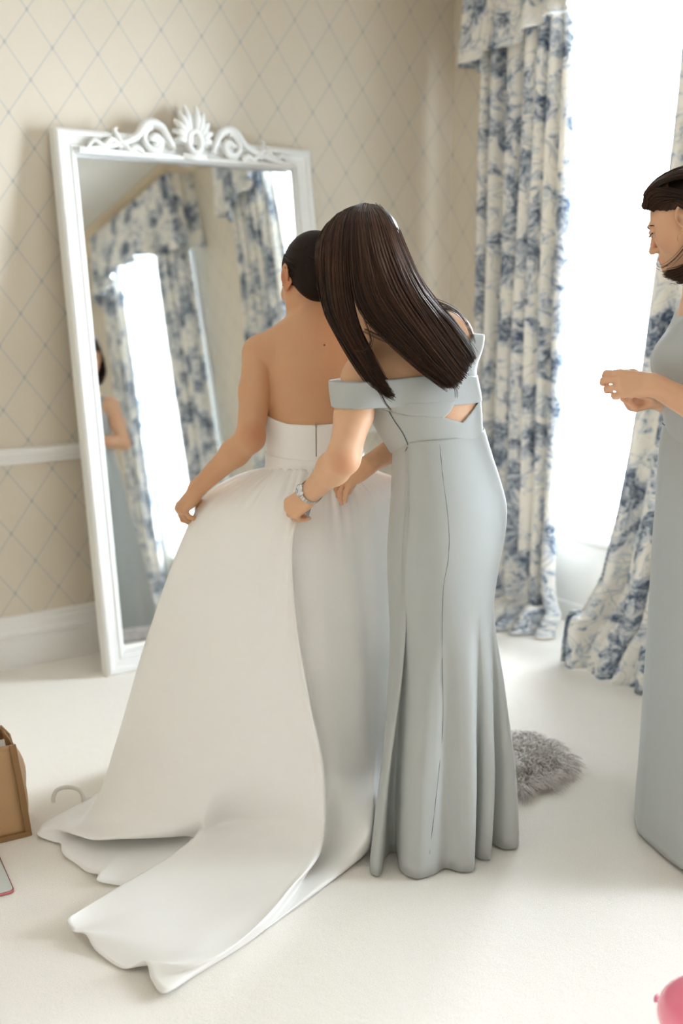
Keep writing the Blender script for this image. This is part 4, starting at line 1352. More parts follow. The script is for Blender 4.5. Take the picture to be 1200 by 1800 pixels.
solid(sk, 0.0025, 0.0)

# ================================================================== bridesmaid bending over the skirt
mb = np.array([0.26, 2.62, 0.0])
mid = empty('person', vw(mb), ROTZ)
tag(mid, 'long-haired bridesmaid in pale blue-grey gown bending over the white skirt', 'person')
MF = unit((-0.42, 0.9, 0))
m_torso = spine([((0.2662,2.62,0.7666), 0.110, 0.085), ((0.2646,2.62,0.8481), 0.120, 0.092), ((0.2617,2.62,0.9214), 0.118, 0.086), ((0.2547,2.62,0.9866), 0.106, 0.080), ((0.2435,2.62,1.058), 0.098, 0.077), ((0.2225,2.62,1.125), 0.118, 0.090), ((0.199,2.62,1.19), 0.130, 0.094), ((0.1707,2.63,1.254), 0.130, 0.090), ((0.1425,2.635,1.303), 0.098, 0.066), ((0.1116,2.64,1.341), 0.054, 0.052)], MF)
mLs, mLe, mLw = np.array((0.04936,2.57,1.227)), np.array((0.003996,2.46,1.053)), np.array((-0.07794,2.6,0.9455))
mRs, mRe, mRw = np.array((0.28,2.7,1.325)), np.array((0.2299,2.81,1.082)), np.array((0.07038,2.705,1))
m_head, m_fr = head((0.05876,2.62,1.513), (-0.62, 0.62, -0.48), (-0.30, 0.35, 0.88))
m_neck = U(0.03, RC((0.1143,2.635,1.33), (0.07526,2.61,1.446), 0.053, 0.050), RC((0.117,2.635,1.337), mLs + [0.012, 0, 0.010], 0.036, 0.040), RC((0.117,2.635,1.337), mRs + [-0.012, 0, 0.008], 0.036, 0.040))
m_bust = [EL(np.array((0.1445,2.7,1.171)) + [-0.02, 0, 0], (0.06, 0.055, 0.055)), EL(np.array((0.2416,2.74,1.189)), (0.06, 0.055, 0.055))]
m_core = U(0.05, m_torso, m_neck, *m_bust)
m_delt = U(0.05, m_core, RC(mLs + [0.012, 0, 0.006], mLs, 0.044, 0.044), RC(mRs - [0.012, 0, -0.004], mRs, 0.044, 0.044))
m_armL = arm(mLs, mLe, mLw, (0.047, 0.0375, 0.0370, 0.0255))
m_armR = arm(mRs, mRe, mRw, (0.046, 0.037, 0.036, 0.0245))
m_body = U(0.008, m_delt, m_armL, m_armR)
m_lh, m_lt = hand(mLw, (-0.55, 0.35, -0.55), (-0.70, -0.55, 0.25), (-0.2, 0.6, 0.5), [(0.7, 0.9, 0.5), (0.8, 0.95, 0.5), (0.9, 0.95, 0.5), (1.0, 0.95, 0.5)], 0.08, [(0.75, -0.5, 0.3), (0.85, -0.5, 0.0), (0.85, -0.5, -0.1)], 0.92)
m_rh, m_rt = hand(mRw, (-0.80, -0.05, -0.52), (-0.35, -0.45, 0.80), (-0.3, 0.8, 0), [(0.85, 0.7, 0.3), (0.75, 0.55, 0.25), (0.65, 0.45, 0.2), (0.5, 0.35, 0.2)], 0.30, [(0.7, -0.6, 0.3), (0.8, -0.6, 0.1), (0.8, -0.6, 0.0)], 0.92)
m_all = U(0.010, U(0.02, m_body, m_head), m_lh, m_rh)
body_mesh(m_all, mid, mb, M['skin_mid'], [(mLe + [0.0, -0.035, -0.005], 0.04, 0.5), (m_rt[1][0], 0.035, 0.35), (m_lt[1][0], 0.035, 0.35), (m_fr['L'](0, 0.094, -0.07), 0.024, 0.8)])
nails(m_rt, mid, mb, M['nail'])
nails(m_lt, mid, mb, M['nail'])
eyes(m_fr, mid, mb, M['iris'])
m_lo, m_hi = np.array([-0.06, 2.42, 0.95]), np.array([0.46, 2.90, 1.42])
m_bridge = U(0.075, m_core, U(0.02, RC(mLs, mLs + (mLe - mLs) * 0.55, 0.047, 0.044)), RC(mRs, mRs + (mRe - mRs) * 0.5, 0.046, 0.043), RC(mLs + [0.012, 0, 0.006], mLs, 0.044, 0.044), RC(mRs - [0.012, 0, 0], mRs, 0.044, 0.044))
garment('gown_bodice', m_core, [(0.05448,2.54,1.164), (0.09262,2.54,1.164), (0.1582,2.54,1.149), (0.2722,2.54,1.175), (0.3673,2.54,1.181), (0.3844,2.54,1.063), (0.3365,2.54,1.057), (0.2199,2.54,1.049), (0.05499,2.54,1.046)], m_lo, m_hi, 0.0065, M['sage'], mid, mb,
        cut=[[(0.2415,2.54,1.143), (0.2695,2.54,1.171), (0.3335,2.54,1.17), (0.291,2.54,1.128)]], back=2.66)
garment('cross_strap', m_core, [(0.06531,2.54,1.178), (0.136,2.54,1.179), (0.272,2.54,1.182), (0.259,2.54,1.156), (0.2415,2.54,1.141), (0.1582,2.54,1.149), (0.08717,2.54,1.164)], m_lo, np.array([0.46, 2.66, 1.42]), 0.0095, M['sage'], mid, mb)
garment('shoulder_band', m_bridge, [(-0.05338,2.5,1.226), (-0.005337,2.5,1.227), (0.05336,2.5,1.229), (0.12,2.5,1.234), (0.2082,2.52,1.243), (0.2718,2.55,1.242), (0.3384,2.58,1.232), (0.3852,2.58,1.232), (0.3871,2.58,1.17), (0.3442,2.58,1.171), (0.2162,2.52,1.169), (0.1207,2.5,1.167), (-0.01073,2.5,1.167), (-0.05362,2.5,1.169)], m_lo - [0.1, 0.05, 0], m_hi, 0.009, M['sage'], mid, mb)
garment('shoulder_strap', m_bridge, [(0.3243,2.62,1.334), (0.3009,2.6,1.289), (0.2806,2.58,1.235), (0.2842,2.58,1.196), (0.3448,2.6,1.194), (0.3906,2.62,1.248), (0.394,2.66,1.329)], m_lo, m_hi + [0.05, 0, 0], 0.0075, M['sage'], mid, mb)
# long skirt with a flared hem: rings from the waist down (left, right edge; half depth; forward position)
rings = [((0.1286,2.62,1.081), (0.357,2.62,1.1), 0.104, 2.62), ((0.1262,2.62,1.033), (0.3755,2.62,1.043), 0.114, 2.62), ((0.124,2.62,0.9722), (0.3988,2.62,0.9765), 0.121, 2.62), ((0.1216,2.62,0.9141), (0.4178,2.62,0.9141), 0.126, 2.62), ((0.1178,2.62,0.8629), (0.4209,2.62,0.8629), 0.126, 2.62), ((0.1154,2.62,0.8038), (0.4141,2.62,0.8038), 0.120, 2.62),
         ((0.1175,2.62,0.7293), (0.4004,2.62,0.7293), 0.112, 2.62), ((0.1226,2.62,0.6463), (0.3898,2.62,0.6463), 0.106, 2.62), ((0.1263,2.62,0.5623), (0.3907,2.62,0.5623), 0.108, 2.62), ((0.1244,2.62,0.4539), (0.4012,2.62,0.4539), 0.118, 2.62), ((0.1149,2.62,0.3437), (0.4104,2.62,0.3437), 0.132, 2.62)]
hem = np.array([(0.076, 2.425), (0.096, 2.422), (0.112, 2.505), (0.142, 2.530), (0.150, 2.440), (0.184, 2.404), (0.226, 2.420), (0.262, 2.452), (0.300, 2.436), (0.334, 2.446), (0.330, 2.545), (0.354, 2.500), (0.384, 2.502), (0.378, 2.590), (0.425, 2.548), (0.464, 2.560), (0.470, 2.64), (0.445, 2.72), (0.375, 2.78), (0.290, 2.80), (0.215, 2.77), (0.155, 2.70), (0.120, 2.60), (0.098, 2.52), (0.074, 2.47)])
ncol, nrow = len(hem) * 14, 120
hemc = catmull(hem, ncol, True)
hc = np.array([0.262, 2.610])
ang = np.unwrap(np.arctan2(hemc[:, 1] - hc[1], hemc[:, 0] - hc[0]))
# even out the angles so that upper rings are smooth while folds gather below
sm = np.linspace(ang[0], ang[0] + np.sign(ang[-1] - ang[0]) * 2 * np.pi, ncol, endpoint=False)
kern = np.hanning(61); kern /= kern.sum()
dev = ang - sm
dev = np.convolve(np.r_[dev[-30:], dev, dev[:30]], kern, 'valid')
angs = sm + dev
RR = np.array([[(a[0] + b[0]) / 2, d + 0, (a[2] + b[2]) / 2, (b[0] - a[0]) / 2, dp] for a, b, dp, d in rings])
slope = np.array([(b[2] - a[2]) / (b[0] - a[0]) for a, b, dp, d in rings])
last = RR[-1]
RR = np.concatenate([RR, [[0.264, 2.615, 0.20, 0.165, 0.152], [0.262, 2.612, 0.02, 0.18, 0.17]]])
slope = np.r_[slope, 0, 0]
R2 = catmull(RR, nrow); S2 = catmull(slope[:, None], nrow)[:, 0]
zk = 0.66
Gm = np.zeros((ncol, nrow, 3))
for j in range(nrow):
    cx_, cf_, z, a, b = R2[j]
    w = np.clip((zk - z) / (zk - 0.012), 0, 1) ** 1.2
    e = np.stack([cx_ + a * np.cos(angs), cf_ + b * np.sin(angs)], 1)
    e[:, 1] += 0.30 * (e[:, 0] - cx_) * np.clip((z - 0.55) / 0.3, 0, 1)
    xy = e * (1 - w) + hemc * w
    Gm[:, j, 0] = xy[:, 0]; Gm[:, j, 1] = xy[:, 1]
    Gm[:, j, 2] = z + S2[j] * (xy[:, 0] - cx_) * 1.0
tj = np.linspace(0, 1, nrow)
Gm[:, -1, 2] = 0.006
Gm[..., 2] = np.maximum(Gm[..., 2], 0.006)
v, f = grid(Gm - mb, close_u=True)
ms = mk('gown_skirt', v, f, M['sage'], mid)
solid(ms, 0.003, 0.0)
# seams: invisible zip at the left side, dart and panel seams down the back
def near_front(G, x, z):
    q = G.reshape(-1, 3)
    d = (q[:, 0] - x) ** 2 + (q[:, 2] - z) ** 2 + 0.02 * (q[:, 1] - 2.4) ** 2
    return q[np.argmin(d)]
def skirt_seam(G, pts, base, root, mat, r=0.0011, name='seam'):
    K = catmull(np.array(pts), 50)
    P = []
    q = G.reshape(-1, 3)
    front = q[:, 1] < 2.66
    q = q[front]
    for k in K:
        d = (q[:, 0] - k[0]) ** 2 + (q[:, 2] - k[2]) ** 2
        i = np.argsort(d)[:4]
        w = 1 / (d[i] + 1e-7)
        P.append([k[0], (q[i, 1] * w).sum() / w.sum() - 0.0012, k[2]])
    v, f = tube(np.array(P), r, 5)
    return mk(name, v - base, f, mat, root)
skirt_seam(Gm, [(0.1579,2.52,1.071), (0.1442,2.51,1.037), (0.1347,2.5,0.9863), (0.1284,2.5,0.9377), (0.1274,2.5,0.8916)], mb, mid, M['sage_seam'], 0.0013)
skirt_seam(Gm, [(0.2341,2.52,1.077), (0.2419,2.5,1), (0.2562,2.5,0.8958), (0.2593,2.5,0.8112), (0.2494,2.51,0.7299), (0.2485,2.51,0.6281), (0.2498,2.5,0.5135), (0.2506,2.48,0.3717), (0.234,2.45,0.2031), (0.2183,2.42,0.06502)], mb, mid, M['sage_seam'], 0.0008)
zl = [on_surface(m_core, p[0], p[2], 0.0075) for p in catmull([(0.1127,2.53,1.157), (0.1251,2.53,1.136), (0.1472,2.53,1.103), (0.1613,2.53,1.07)], 24)]
v, f = tube(zl, 0.0013, 5); mk('zip', v - mb, f, M['sage_seam'], mid)
# wristwatch on the left wrist
M['steel'] = plain('brushed_steel', (0.72, 0.72, 0.72, 1), 0.22, Metallic=1.0)
M['dial'] = plain('white_dial', lin(226, 226, 232), 0.25)
M['black'] = plain('black_marks', lin(30, 30, 34), 0.4)
ax_ = unit(mLw - mLe); wn = unit(np.array([-0.70, -0.55, 0.35]) - ax_ * (np.array([-0.70, -0.55, 0.35]) @ ax_)); wt = np.cross(ax_, wn)
wc = mLw - ax_ * 0.004
band_o = None
for k in range(22):
    a0 = 0.42 + (2 * math.pi - 0.84) * k / 22; a1 = 0.42 + (2 * math.pi - 0.84) * (k + 0.82) / 22
    pts = []
    for aa in (a0, a1):
        for rr in (0.0275, 0.0305):
            for hh in (-0.0075, 0.0075):
                pts.append(wc + (wn * math.cos(aa) + wt * math.sin(aa)) * rr * (1.0 if abs(math.sin(aa)) < 0.7 else 1.02) + ax_ * hh)
    fc = [(0, 1, 3, 2), (4, 6, 7, 5), (0, 2, 6, 4), (1, 5, 7, 3), (0, 4, 5, 1), (2, 3, 7, 6)]
    if band_o is None:
        watch = mk('wristwatch', np.array(pts) - mb, fc, M['steel'], mid, False); band_o = watch
    else:
        mk('watch_link', np.array(pts) - mb, fc, M['steel'], watch, False)
def disc(c, n, r, h, m=28):
    n = unit(n); a = unit(np.cross(n, ax_)); b = np.cross(n, a)
    th = np.arange(m) * 2 * np.pi / m
    rows = []
    for rr, hh in ((r, 0), (r * 1.02, h * 0.5), (r * 0.92, h), (r * 0.8, h * 0.98), (0.0001, h * 0.98)):
        rows.append(c + n * hh + rr * (np.cos(th)[:, None] * a + np.sin(th)[:, None] * b))
    return gridf(np.stack(rows), close_v=True)
mk('watch_case', *[q if i else q - mb for i, q in enumerate(disc(wc + wn * 0.026, wn, 0.0165, 0.009))], M['steel'], watch)
mk('watch_dial', *[q if i else q - mb for i, q in enumerate(disc(wc + wn * 0.0335, wn, 0.0125, 0.002))], M['dial'], watch)
for aa, ll in ((0.6, 0.008), (2.4, 0.010)):
    d = unit(np.cross(wn, ax_)) * math.cos(aa) + ax_ * math.sin(aa)
    v, f = tube([wc + wn * 0.0362, wc + wn * 0.0362 + d * ll], 0.0006, 5)
    mk('watch_hand', v - mb, f, M['black'], watch)
cp_ = [np.array((-0.0938,2.6,0.9079)), np.array((-0.07388,2.6,0.9123)), np.array((-0.08404,2.6,0.8774))]
mk('dark_plate', np.array(cp_ + [q + np.array([0, 0.004, 0]) for q in cp_]) - mb, [(0, 1, 2), (5, 4, 3), (0, 3, 4, 1), (1, 4, 5, 2), (2, 5, 3, 0)], plain('dark_metal', (0.22, 0.22, 0.23, 1), 0.3, Metallic=1.0), watch, False)  # small dark triangular plate hanging below the watch
# long straight hair: guides across the head, from the crown down
gL = [
 [(0.03387,2.62,1.622), (-0.01997,2.57,1.598), (-0.05262,2.53,1.548), (-0.05139,2.52,1.478), (-0.03706,2.515,1.4), (-0.0053,2.505,1.338), (0.03183,2.495,1.275), (0.06912,2.49,1.226), (0.1197,2.485,1.195)],
 [(0.03791,2.62,1.63), (-0.01056,2.55,1.604), (-0.03641,2.5,1.541), (-0.03391,2.49,1.458), (-0.02097,2.488,1.388), (0.007891,2.485,1.331), (0.04227,2.485,1.279), (0.07558,2.485,1.231), (0.1197,2.485,1.197)],
 [(0.04331,2.62,1.633), (0.002618,2.53,1.606), (-0.01291,2.48,1.527), (-0.01036,2.47,1.445), (0,2.472,1.38), (0.02226,2.475,1.334), (0.0527,2.48,1.284), (0.08216,2.485,1.239), (0.1116,2.485,1.205)],
 [(0.04872,2.62,1.635), (0.01826,2.52,1.605), (0.0103,2.47,1.521), (0.01549,2.46,1.439), (0.02594,2.462,1.385), (0.03915,2.468,1.344), (0.06042,2.475,1.297), (0.07923,2.48,1.258), (0.09553,2.485,1.223)],
]
gR = [
 [(0.04872,2.62,1.635), (0.02347,2.52,1.605), (0.02057,2.468,1.521), (0.02833,2.455,1.439), (0.05175,2.455,1.383), (0.09885,2.458,1.334), (0.1493,2.465,1.288), (0.1948,2.47,1.251), (0.2433,2.475,1.219)],
 [(0.05412,2.62,1.637), (0.04157,2.51,1.602), (0.05129,2.46,1.514), (0.06935,2.447,1.432), (0.1086,2.45,1.373), (0.1509,2.457,1.327), (0.1913,2.465,1.282), (0.2237,2.47,1.251), (0.2538,2.475,1.219)],
 [(0.06089,2.62,1.637), (0.06497,2.51,1.599), (0.08207,2.46,1.514), (0.1158,2.45,1.429), (0.158,2.455,1.368), (0.1955,2.46,1.321), (0.2283,2.468,1.28), (0.2532,2.475,1.25), (0.2728,2.48,1.224)],
 [(0.07037,2.62,1.635), (0.09172,2.53,1.596), (0.1163,2.48,1.517), (0.1533,2.475,1.434), (0.1906,2.475,1.375), (0.2232,2.48,1.328), (0.2507,2.485,1.292), (0.2729,2.49,1.265), (0.2885,2.495,1.246)],
 [(0.08152,2.63,1.634), (0.1083,2.55,1.592), (0.1334,2.51,1.518), (0.1735,2.505,1.436), (0.2138,2.505,1.383), (0.2469,2.51,1.34), (0.2721,2.515,1.306), (0.2905,2.52,1.284), (0.3009,2.525,1.265)],
 [(0.08594,2.64,1.632), (0.119,2.58,1.588), (0.1462,2.55,1.517), (0.1865,2.54,1.439), (0.2288,2.54,1.389), (0.263,2.54,1.352), (0.2858,2.545,1.318), (0.3004,2.55,1.296), (0.3096,2.555,1.277)],
 [(0.08659,2.66,1.633), (0.1254,2.63,1.59), (0.1531,2.6,1.523), (0.1921,2.58,1.446), (0.2341,2.57,1.393), (0.2682,2.565,1.354), (0.2907,2.565,1.32), (0.3034,2.565,1.298), (0.3127,2.57,1.279)],
 [(0.08338,2.69,1.638), (0.1255,2.69,1.598), (0.1529,2.67,1.535), (0.1881,2.64,1.458), (0.2335,2.61,1.396), (0.268,2.59,1.356), (0.2896,2.58,1.322), (0.3032,2.575,1.3), (0.3119,2.575,1.281)],
]
def back_of(gs): return [[(np.array(p) + np.array([0.004, 0.022, -0.002])).tolist() for p in g] for g in gs]
sets = []
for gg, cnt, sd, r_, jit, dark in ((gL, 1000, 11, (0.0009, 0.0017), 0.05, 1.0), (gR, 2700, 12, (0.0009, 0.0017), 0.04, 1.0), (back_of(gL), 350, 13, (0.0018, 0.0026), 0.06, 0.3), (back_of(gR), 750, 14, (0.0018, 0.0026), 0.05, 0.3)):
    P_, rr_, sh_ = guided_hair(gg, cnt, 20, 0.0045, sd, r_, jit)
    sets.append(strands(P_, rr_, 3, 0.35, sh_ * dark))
# flyaways and loose locks
fly = [[(0.05168,2.45,1.376), (0.06746,2.45,1.327), (0.05209,2.455,1.305), (0.01573,2.47,1.3)], [(0.05179,2.45,1.35), (0.08392,2.44,1.335), (0.1168,2.45,1.322), (0.1465,2.47,1.324)], [(0.06602,2.48,1.258), (0.08461,2.475,1.219), (0.09942,2.475,1.186), (0.1169,2.475,1.163)], [(0.229,2.56,1.402), (0.2697,2.56,1.389), (0.3013,2.57,1.357), (0.3198,2.58,1.316)], [(0.1882,2.56,1.426), (0.256,2.56,1.4), (0.2908,2.565,1.373), (0.31,2.57,1.333)], [(0.2203,2.465,1.272), (0.2497,2.465,1.241), (0.2639,2.47,1.217), (0.2676,2.475,1.195)]]
fl = np.concatenate([np.stack([catmull(np.array(g) + np.random.default_rng(i * 7 + q).normal(0, 0.0025, 3), 26) for q in range(7)]) for i, g in enumerate(fly)])
parts = sets + [strands(fl, np.full(len(fl), 0.0007), 3, 0.4, np.full(len(fl), 0.6))]
capf = EL(m_fr['L'](0, -0.014, 0.034), (0.0745, 0.0935, 0.0865), *m_fr['ax'])
Vc, Fc_ = surface(lambda P: np.maximum(prim(capf, P), (P - m_fr['L'](0, 0.055, 0.0)) @ unit(m_fr['ax'][1] * 0.9 - m_fr['ax'][2] * 0.35)), m_fr['c'] - 0.16, m_fr['c'] + 0.16, 0.004, project=1)
parts.append((Vc, Fc_, np.zeros(len(Vc))))
V = np.concatenate([p[0] for p in parts]); b = 0; Fs = []
for p in parts:
    Fs.append(p[1] + b); b += len(p[0])
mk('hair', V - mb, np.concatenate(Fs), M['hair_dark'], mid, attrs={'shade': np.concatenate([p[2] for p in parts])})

# ================================================================== bridesmaid at the right edge, facing left
rb = np.array([0.95, 2.74, 0.0])
right = empty('person', vw(rb), ROTZ)
tag(right, 'bridesmaid in pale blue-grey gown at right edge with hoop earring and folded hands', 'person')
RF = unit((-0.94, 0.32, 0))
r_torso = spine([((0.9775,2.74,0.7363), 0.115, 0.085), ((0.9684,2.74,0.8676), 0.122, 0.088), ((0.959,2.74,0.9588), 0.118, 0.086), ((0.9479,2.74,1.034), 0.110, 0.082), ((0.9374,2.74,1.101), 0.102, 0.078), ((0.9294,2.74,1.174), 0.116, 0.086), ((0.923,2.74,1.247), 0.126, 0.092), ((0.9299,2.745,1.319), 0.118, 0.080), ((0.9368,2.75,1.369), 0.095, 0.060), ((0.939,2.755,1.404), 0.054, 0.052)], RF)
rLs, rLe, rLw = np.array((0.9137,2.585,1.329)), np.array((0.9201,2.535,1.13)), np.array((0.7507,2.575,1.216))
rRs, rRe, rRw = np.array((0.9694,2.9,1.323)), np.array((1.005,2.925,1.102)), np.array((0.8084,2.735,1.163))
r_head, r_fr = head((0.8881,2.825,1.615), (-0.78, 0.48, -0.38), (-0.30, 0.18, 0.93))
r_neck = U(0.03, RC((0.9429,2.755,1.39), (0.9131,2.81,1.54), 0.053, 0.050), RC((0.9424,2.755,1.397), rLs + [0.0, 0.015, 0.012], 0.034, 0.040), RC((0.9409,2.755,1.397), rRs - [0.0, 0.015, -0.012], 0.034, 0.040))
r_bust = [EL((0.8446,2.675,1.267), (0.058, 0.058, 0.056)), EL((0.8781,2.8,1.259), (0.058, 0.058, 0.056))]
r_core = U(0.045, r_torso, r_neck, *r_bust)
r_delt = U(0.05, r_core, RC(rLs + [0, 0.01, 0], rLs, 0.044, 0.044), RC(rRs - [0, 0.01, 0], rRs, 0.044, 0.044))
r_armL, r_armR = arm(rLs, rLe, rLw, (0.046, 0.0375, 0.0385, 0.0255)), arm(rRs, rRe, rRw, (0.045, 0.036, 0.036, 0.0245))
r_lh, r_lt = hand(rLw, (-1, 0.06, 0.02), (-0.06, -0.94, 0.34), (0, 0.42, 0.9), [(0.34, 1.25, 0.8), (0.40, 1.28, 0.8), (0.48, 1.3, 0.8), (0.58, 1.3, 0.8)], 0.10, [(0.62, -0.55, 0.5), (0.80, -0.6, 0.1), (0.85, -0.5, 0.0)], 0.94)
r_rh, r_rt = hand(rRw, (-0.95, -0.34, -0.10), (0.05, 0.25, -0.96), (-0.1, -0.9, -0.2), [(0.75, 0.85, 0.5), (0.8, 0.9, 0.5), (0.85, 0.9, 0.5), (0.9, 0.9, 0.5)], 0.10, [(0.75, -0.45, 0.45), (0.9, -0.35, 0.1), (0.95, -0.25, 0.0)], 0.93)
r_all = U(0.009, U(0.02, U(0.008, r_delt, r_armL, r_armR), r_head), r_lh, r_rh)
Lr = r_fr['L']
body_mesh(r_all, right, rb, M['skin_right'], [(Lr(0, 0.094, -0.07), 0.024, 0.9), (Lr(-0.048, 0.055, -0.035), 0.035, 0.25), (Lr(0.048, 0.055, -0.035), 0.035, 0.25), (Lr(0, 0.11, -0.038), 0.02, 0.3), (r_lt[1][0], 0.03, 0.3), (rRw + [-0.09, -0.02, 0.0], 0.055, 0.55)])
nails(r_lt, right, rb, M['nail'])
nails(r_rt, right, rb, M['nail'])
eyes(r_fr, right, rb, M['iris'])
r_lo, r_hi = np.array([0.74, 2.52, 0.95]), np.array([1.12, 2.98, 1.45])
garment('gown_bodice', r_core, [(0.7188,2.7,1.243), (0.7731,2.7,1.297), (0.8219,2.7,1.342), (0.8618,2.7,1.387), (0.9027,2.7,1.412), (0.9983,2.7,1.349), (1.063,2.7,1.257), (1.081,2.7,1.025), (0.7305,2.7,1.025)], r_lo, r_hi, 0.007, M['sage'], right, rb)
ringr = [(1169, 744, 0.098, 0.118), (1165, 768, 0.103, 0.124), (1162, 800, 0.108, 0.134), (1160, 850, 0.114, 0.150), (1157, 900, 0.120, 0.160), (1152, 960, 0.125, 0.162), (1147, 1050, 0.134, 0.165), (1141, 1150, 0.148, 0.172), (1135, 1250, 0.165, 0.185), (1129, 1350, 0.185, 0.205)]
fr_pts = [(0.84,2.74,1.102), (0.8363,2.74,1.067), (0.8333,2.74,1.019), (0.8348,2.74,0.9437), (0.8349,2.74,0.8676), (0.8329,2.74,0.7751), (0.8337,2.74,0.6342), (0.8339,2.74,0.4742), (0.828,2.72,0.3187), (0.8221,2.7,0.1619)]
RR = [[p[0] + r_[2], p[1], p[2], r_[2], r_[3]] for p, r_ in zip(fr_pts, ringr)]
RR += [[1.01, 2.67, 0.10, 0.205, 0.235], [1.02, 2.665, 0.012, 0.225, 0.26]]
hem3 = np.array([(0.800, 2.640), (0.806, 2.600), (0.822, 2.545), (0.834, 2.500), (0.858, 2.436), (0.905, 2.392), (0.985, 2.370), (1.06, 2.40), (1.11, 2.385), (1.18, 2.44), (1.20, 2.52), (1.26, 2.58), (1.24, 2.68), (1.25, 2.78), (1.16, 2.85), (1.08, 2.93), (0.98, 2.90), (0.90, 2.88), (0.85, 2.80), (0.815, 2.72)])
ncol, nrow = len(hem3) * 14, 90
hemc = catmull(hem3, ncol, True)
ang = np.unwrap(np.arctan2(hemc[:, 1] - 2.66, hemc[:, 0] - 1.02))
R2 = catmull(np.array(RR), nrow)
G3 = np.zeros((ncol, nrow, 3))
for j in range(nrow):
    cx_, cf_, z, a, b = R2[j]
    w = np.clip((0.75 - z) / 0.738, 0, 1) ** 1.4
    e = np.stack([cx_ + a * np.cos(ang), cf_ + b * np.sin(ang)], 1)
    G3[:, j, :2] = e * (1 - w) + hemc * w
    G3[:, j, 2] = z
G3[..., 2] = np.maximum(G3[..., 2], 0.008)
G3[:, -1, 2] = 0.008 + 0.006 * (1 + np.sin(3 * ang))
v, f = grid(G3 - rb, close_u=True)
solid(mk('gown_skirt', v, f, M['sage'], right), 0.003, 0.0)
wl = catmull([(R2[1][0] + R2[1][3] * 1.02 * math.cos(t), R2[1][1] + R2[1][4] * 1.02 * math.sin(t), R2[1][2]) for t in np.arange(12) * np.pi / 6], 60, True)
v, f = tube(wl, 0.0016, 5, closed=True); mk('waist_seam', v - rb, f, M['sage_seam'], right)
# hoop earring
M['gold'] = plain('pale_gold', lin(232, 200, 140), 0.2, Metallic=1.0)
ec = Lr(-0.0805, -0.004, -0.0335)
hp = [ec + np.array([0.0, 0.002, -0.017]) + 0.0165 * (np.array([-0.96, 0.25, 0]) * math.cos(t) + np.array([0, 0.1, 1.0]) * math.sin(t)) for t in np.linspace(0, 2 * np.pi, 40, endpoint=False)]
v, f = tube(np.array(hp), 0.0010, 6, closed=True)
mk('hoop_earring', v - rb, f, M['gold'], right)
# wavy dark bob, hair swept off the forehead, ends curling forward under the jaw
hl = [Lr(x, y, z) for x, y, z in ((0.0, 0.088, 0.078), (-0.03, 0.080, 0.074), (-0.055, 0.055, 0.058), (-0.066, 0.028, 0.038), (-0.072, 0.010, 0.028))]
def swoop(x, y, z, out, drop, fwd):
    """guide from a hairline point back over the skull and down to a forward curl"""
    sx = -1 if x <= 0 else 1
    return [Lr(x, y, z), Lr(x * 1.08 + sx * 0.006, y - 0.035, z + 0.020), Lr(sx * (0.074 + out), y * 0.3 - 0.045, 0.030), Lr(sx * (0.084 + out), -0.052, -0.030), Lr(sx * (0.084 + out), -0.050, -0.080), Lr(sx * (0.078 + out * 0.6), -0.012 + fwd * 0.5, -0.112 - drop * 0.6), Lr(sx * 0.066, 0.036 + fwd, -0.116 - drop), Lr(sx * 0.050, 0.066 + fwd, -0.108 - drop)]
gl = [swoop(*p) for p in ((-0.004, 0.090, 0.080, 0.004, 0.0, 0.016), (-0.020, 0.086, 0.078, 0.010, 0.006, 0.014), (-0.038, 0.074, 0.072, 0.014, 0.014, 0.006), (-0.055, 0.056, 0.060, 0.012, 0.026, -0.004), (-0.066, 0.030, 0.040, 0.006, 0.040, -0.016), (-0.070, 0.000, 0.030, 0.0, 0.052, -0.035))]
gr_ = [swoop(*p) for p in ((0.010, 0.090, 0.080, 0.004, 0.0, 0.010), (0.030, 0.080, 0.076, 0.010, 0.010, 0.004), (0.052, 0.058, 0.062, 0.010, 0.026, -0.004), (0.068, 0.020, 0.040, 0.004, 0.045, -0.02))]
gb = [[Lr(x * 0.5, 0.06 - abs(x) * 0.2, 0.118 - abs(x) * 0.25), Lr(x, -0.02, 0.128 - abs(x) * 0.3), Lr(x * 1.15, -0.09, 0.085), Lr(x * 1.3, -0.118, 0.010), Lr(x * 1.35, -0.112, -0.070), Lr(x * 1.3, -0.092, -0.125), Lr(x * 1.1, -0.066, -0.150)] for x in (-0.062, -0.035, 0.0, 0.035, 0.062)]
sets = []
gf = [[Lr(x, 0.089 - abs(x) * 0.35, 0.076 - abs(x) * 0.25), Lr(x * 1.05, 0.070 - abs(x) * 0.3, 0.108 - abs(x) * 0.25), Lr(x * 1.25, 0.015, 0.131 - abs(x) * 0.5), Lr(x * 1.4, -0.060, 0.118 - abs(x) * 0.5), Lr(x * 1.45, -0.112, 0.050), Lr(x * 1.45, -0.118, -0.030), Lr(x * 1.4, -0.100, -0.095), Lr(x * 1.3, -0.080, -0.140)] for x in (-0.058, -0.042, -0.02, 0.0, 0.02, 0.042, 0.058)]
gs_ = [[Lr(sx * 0.056, 0.060, y0 + 0.012), Lr(sx * 0.070, 0.032, y0 + 0.016), Lr(sx * 0.083, -0.010, y0 * 0.6 + 0.020), Lr(sx * 0.084, -0.050, y0 * 0.3 + 0.004), Lr(sx * 0.080, -0.070, -0.040), Lr(sx * 0.080, -0.056, -0.090), Lr(sx * 0.078, -0.020, -0.118 - y0 * 0.1)] for sx in (-1,) for y0 in (0.080, 0.066, 0.052, 0.040)]
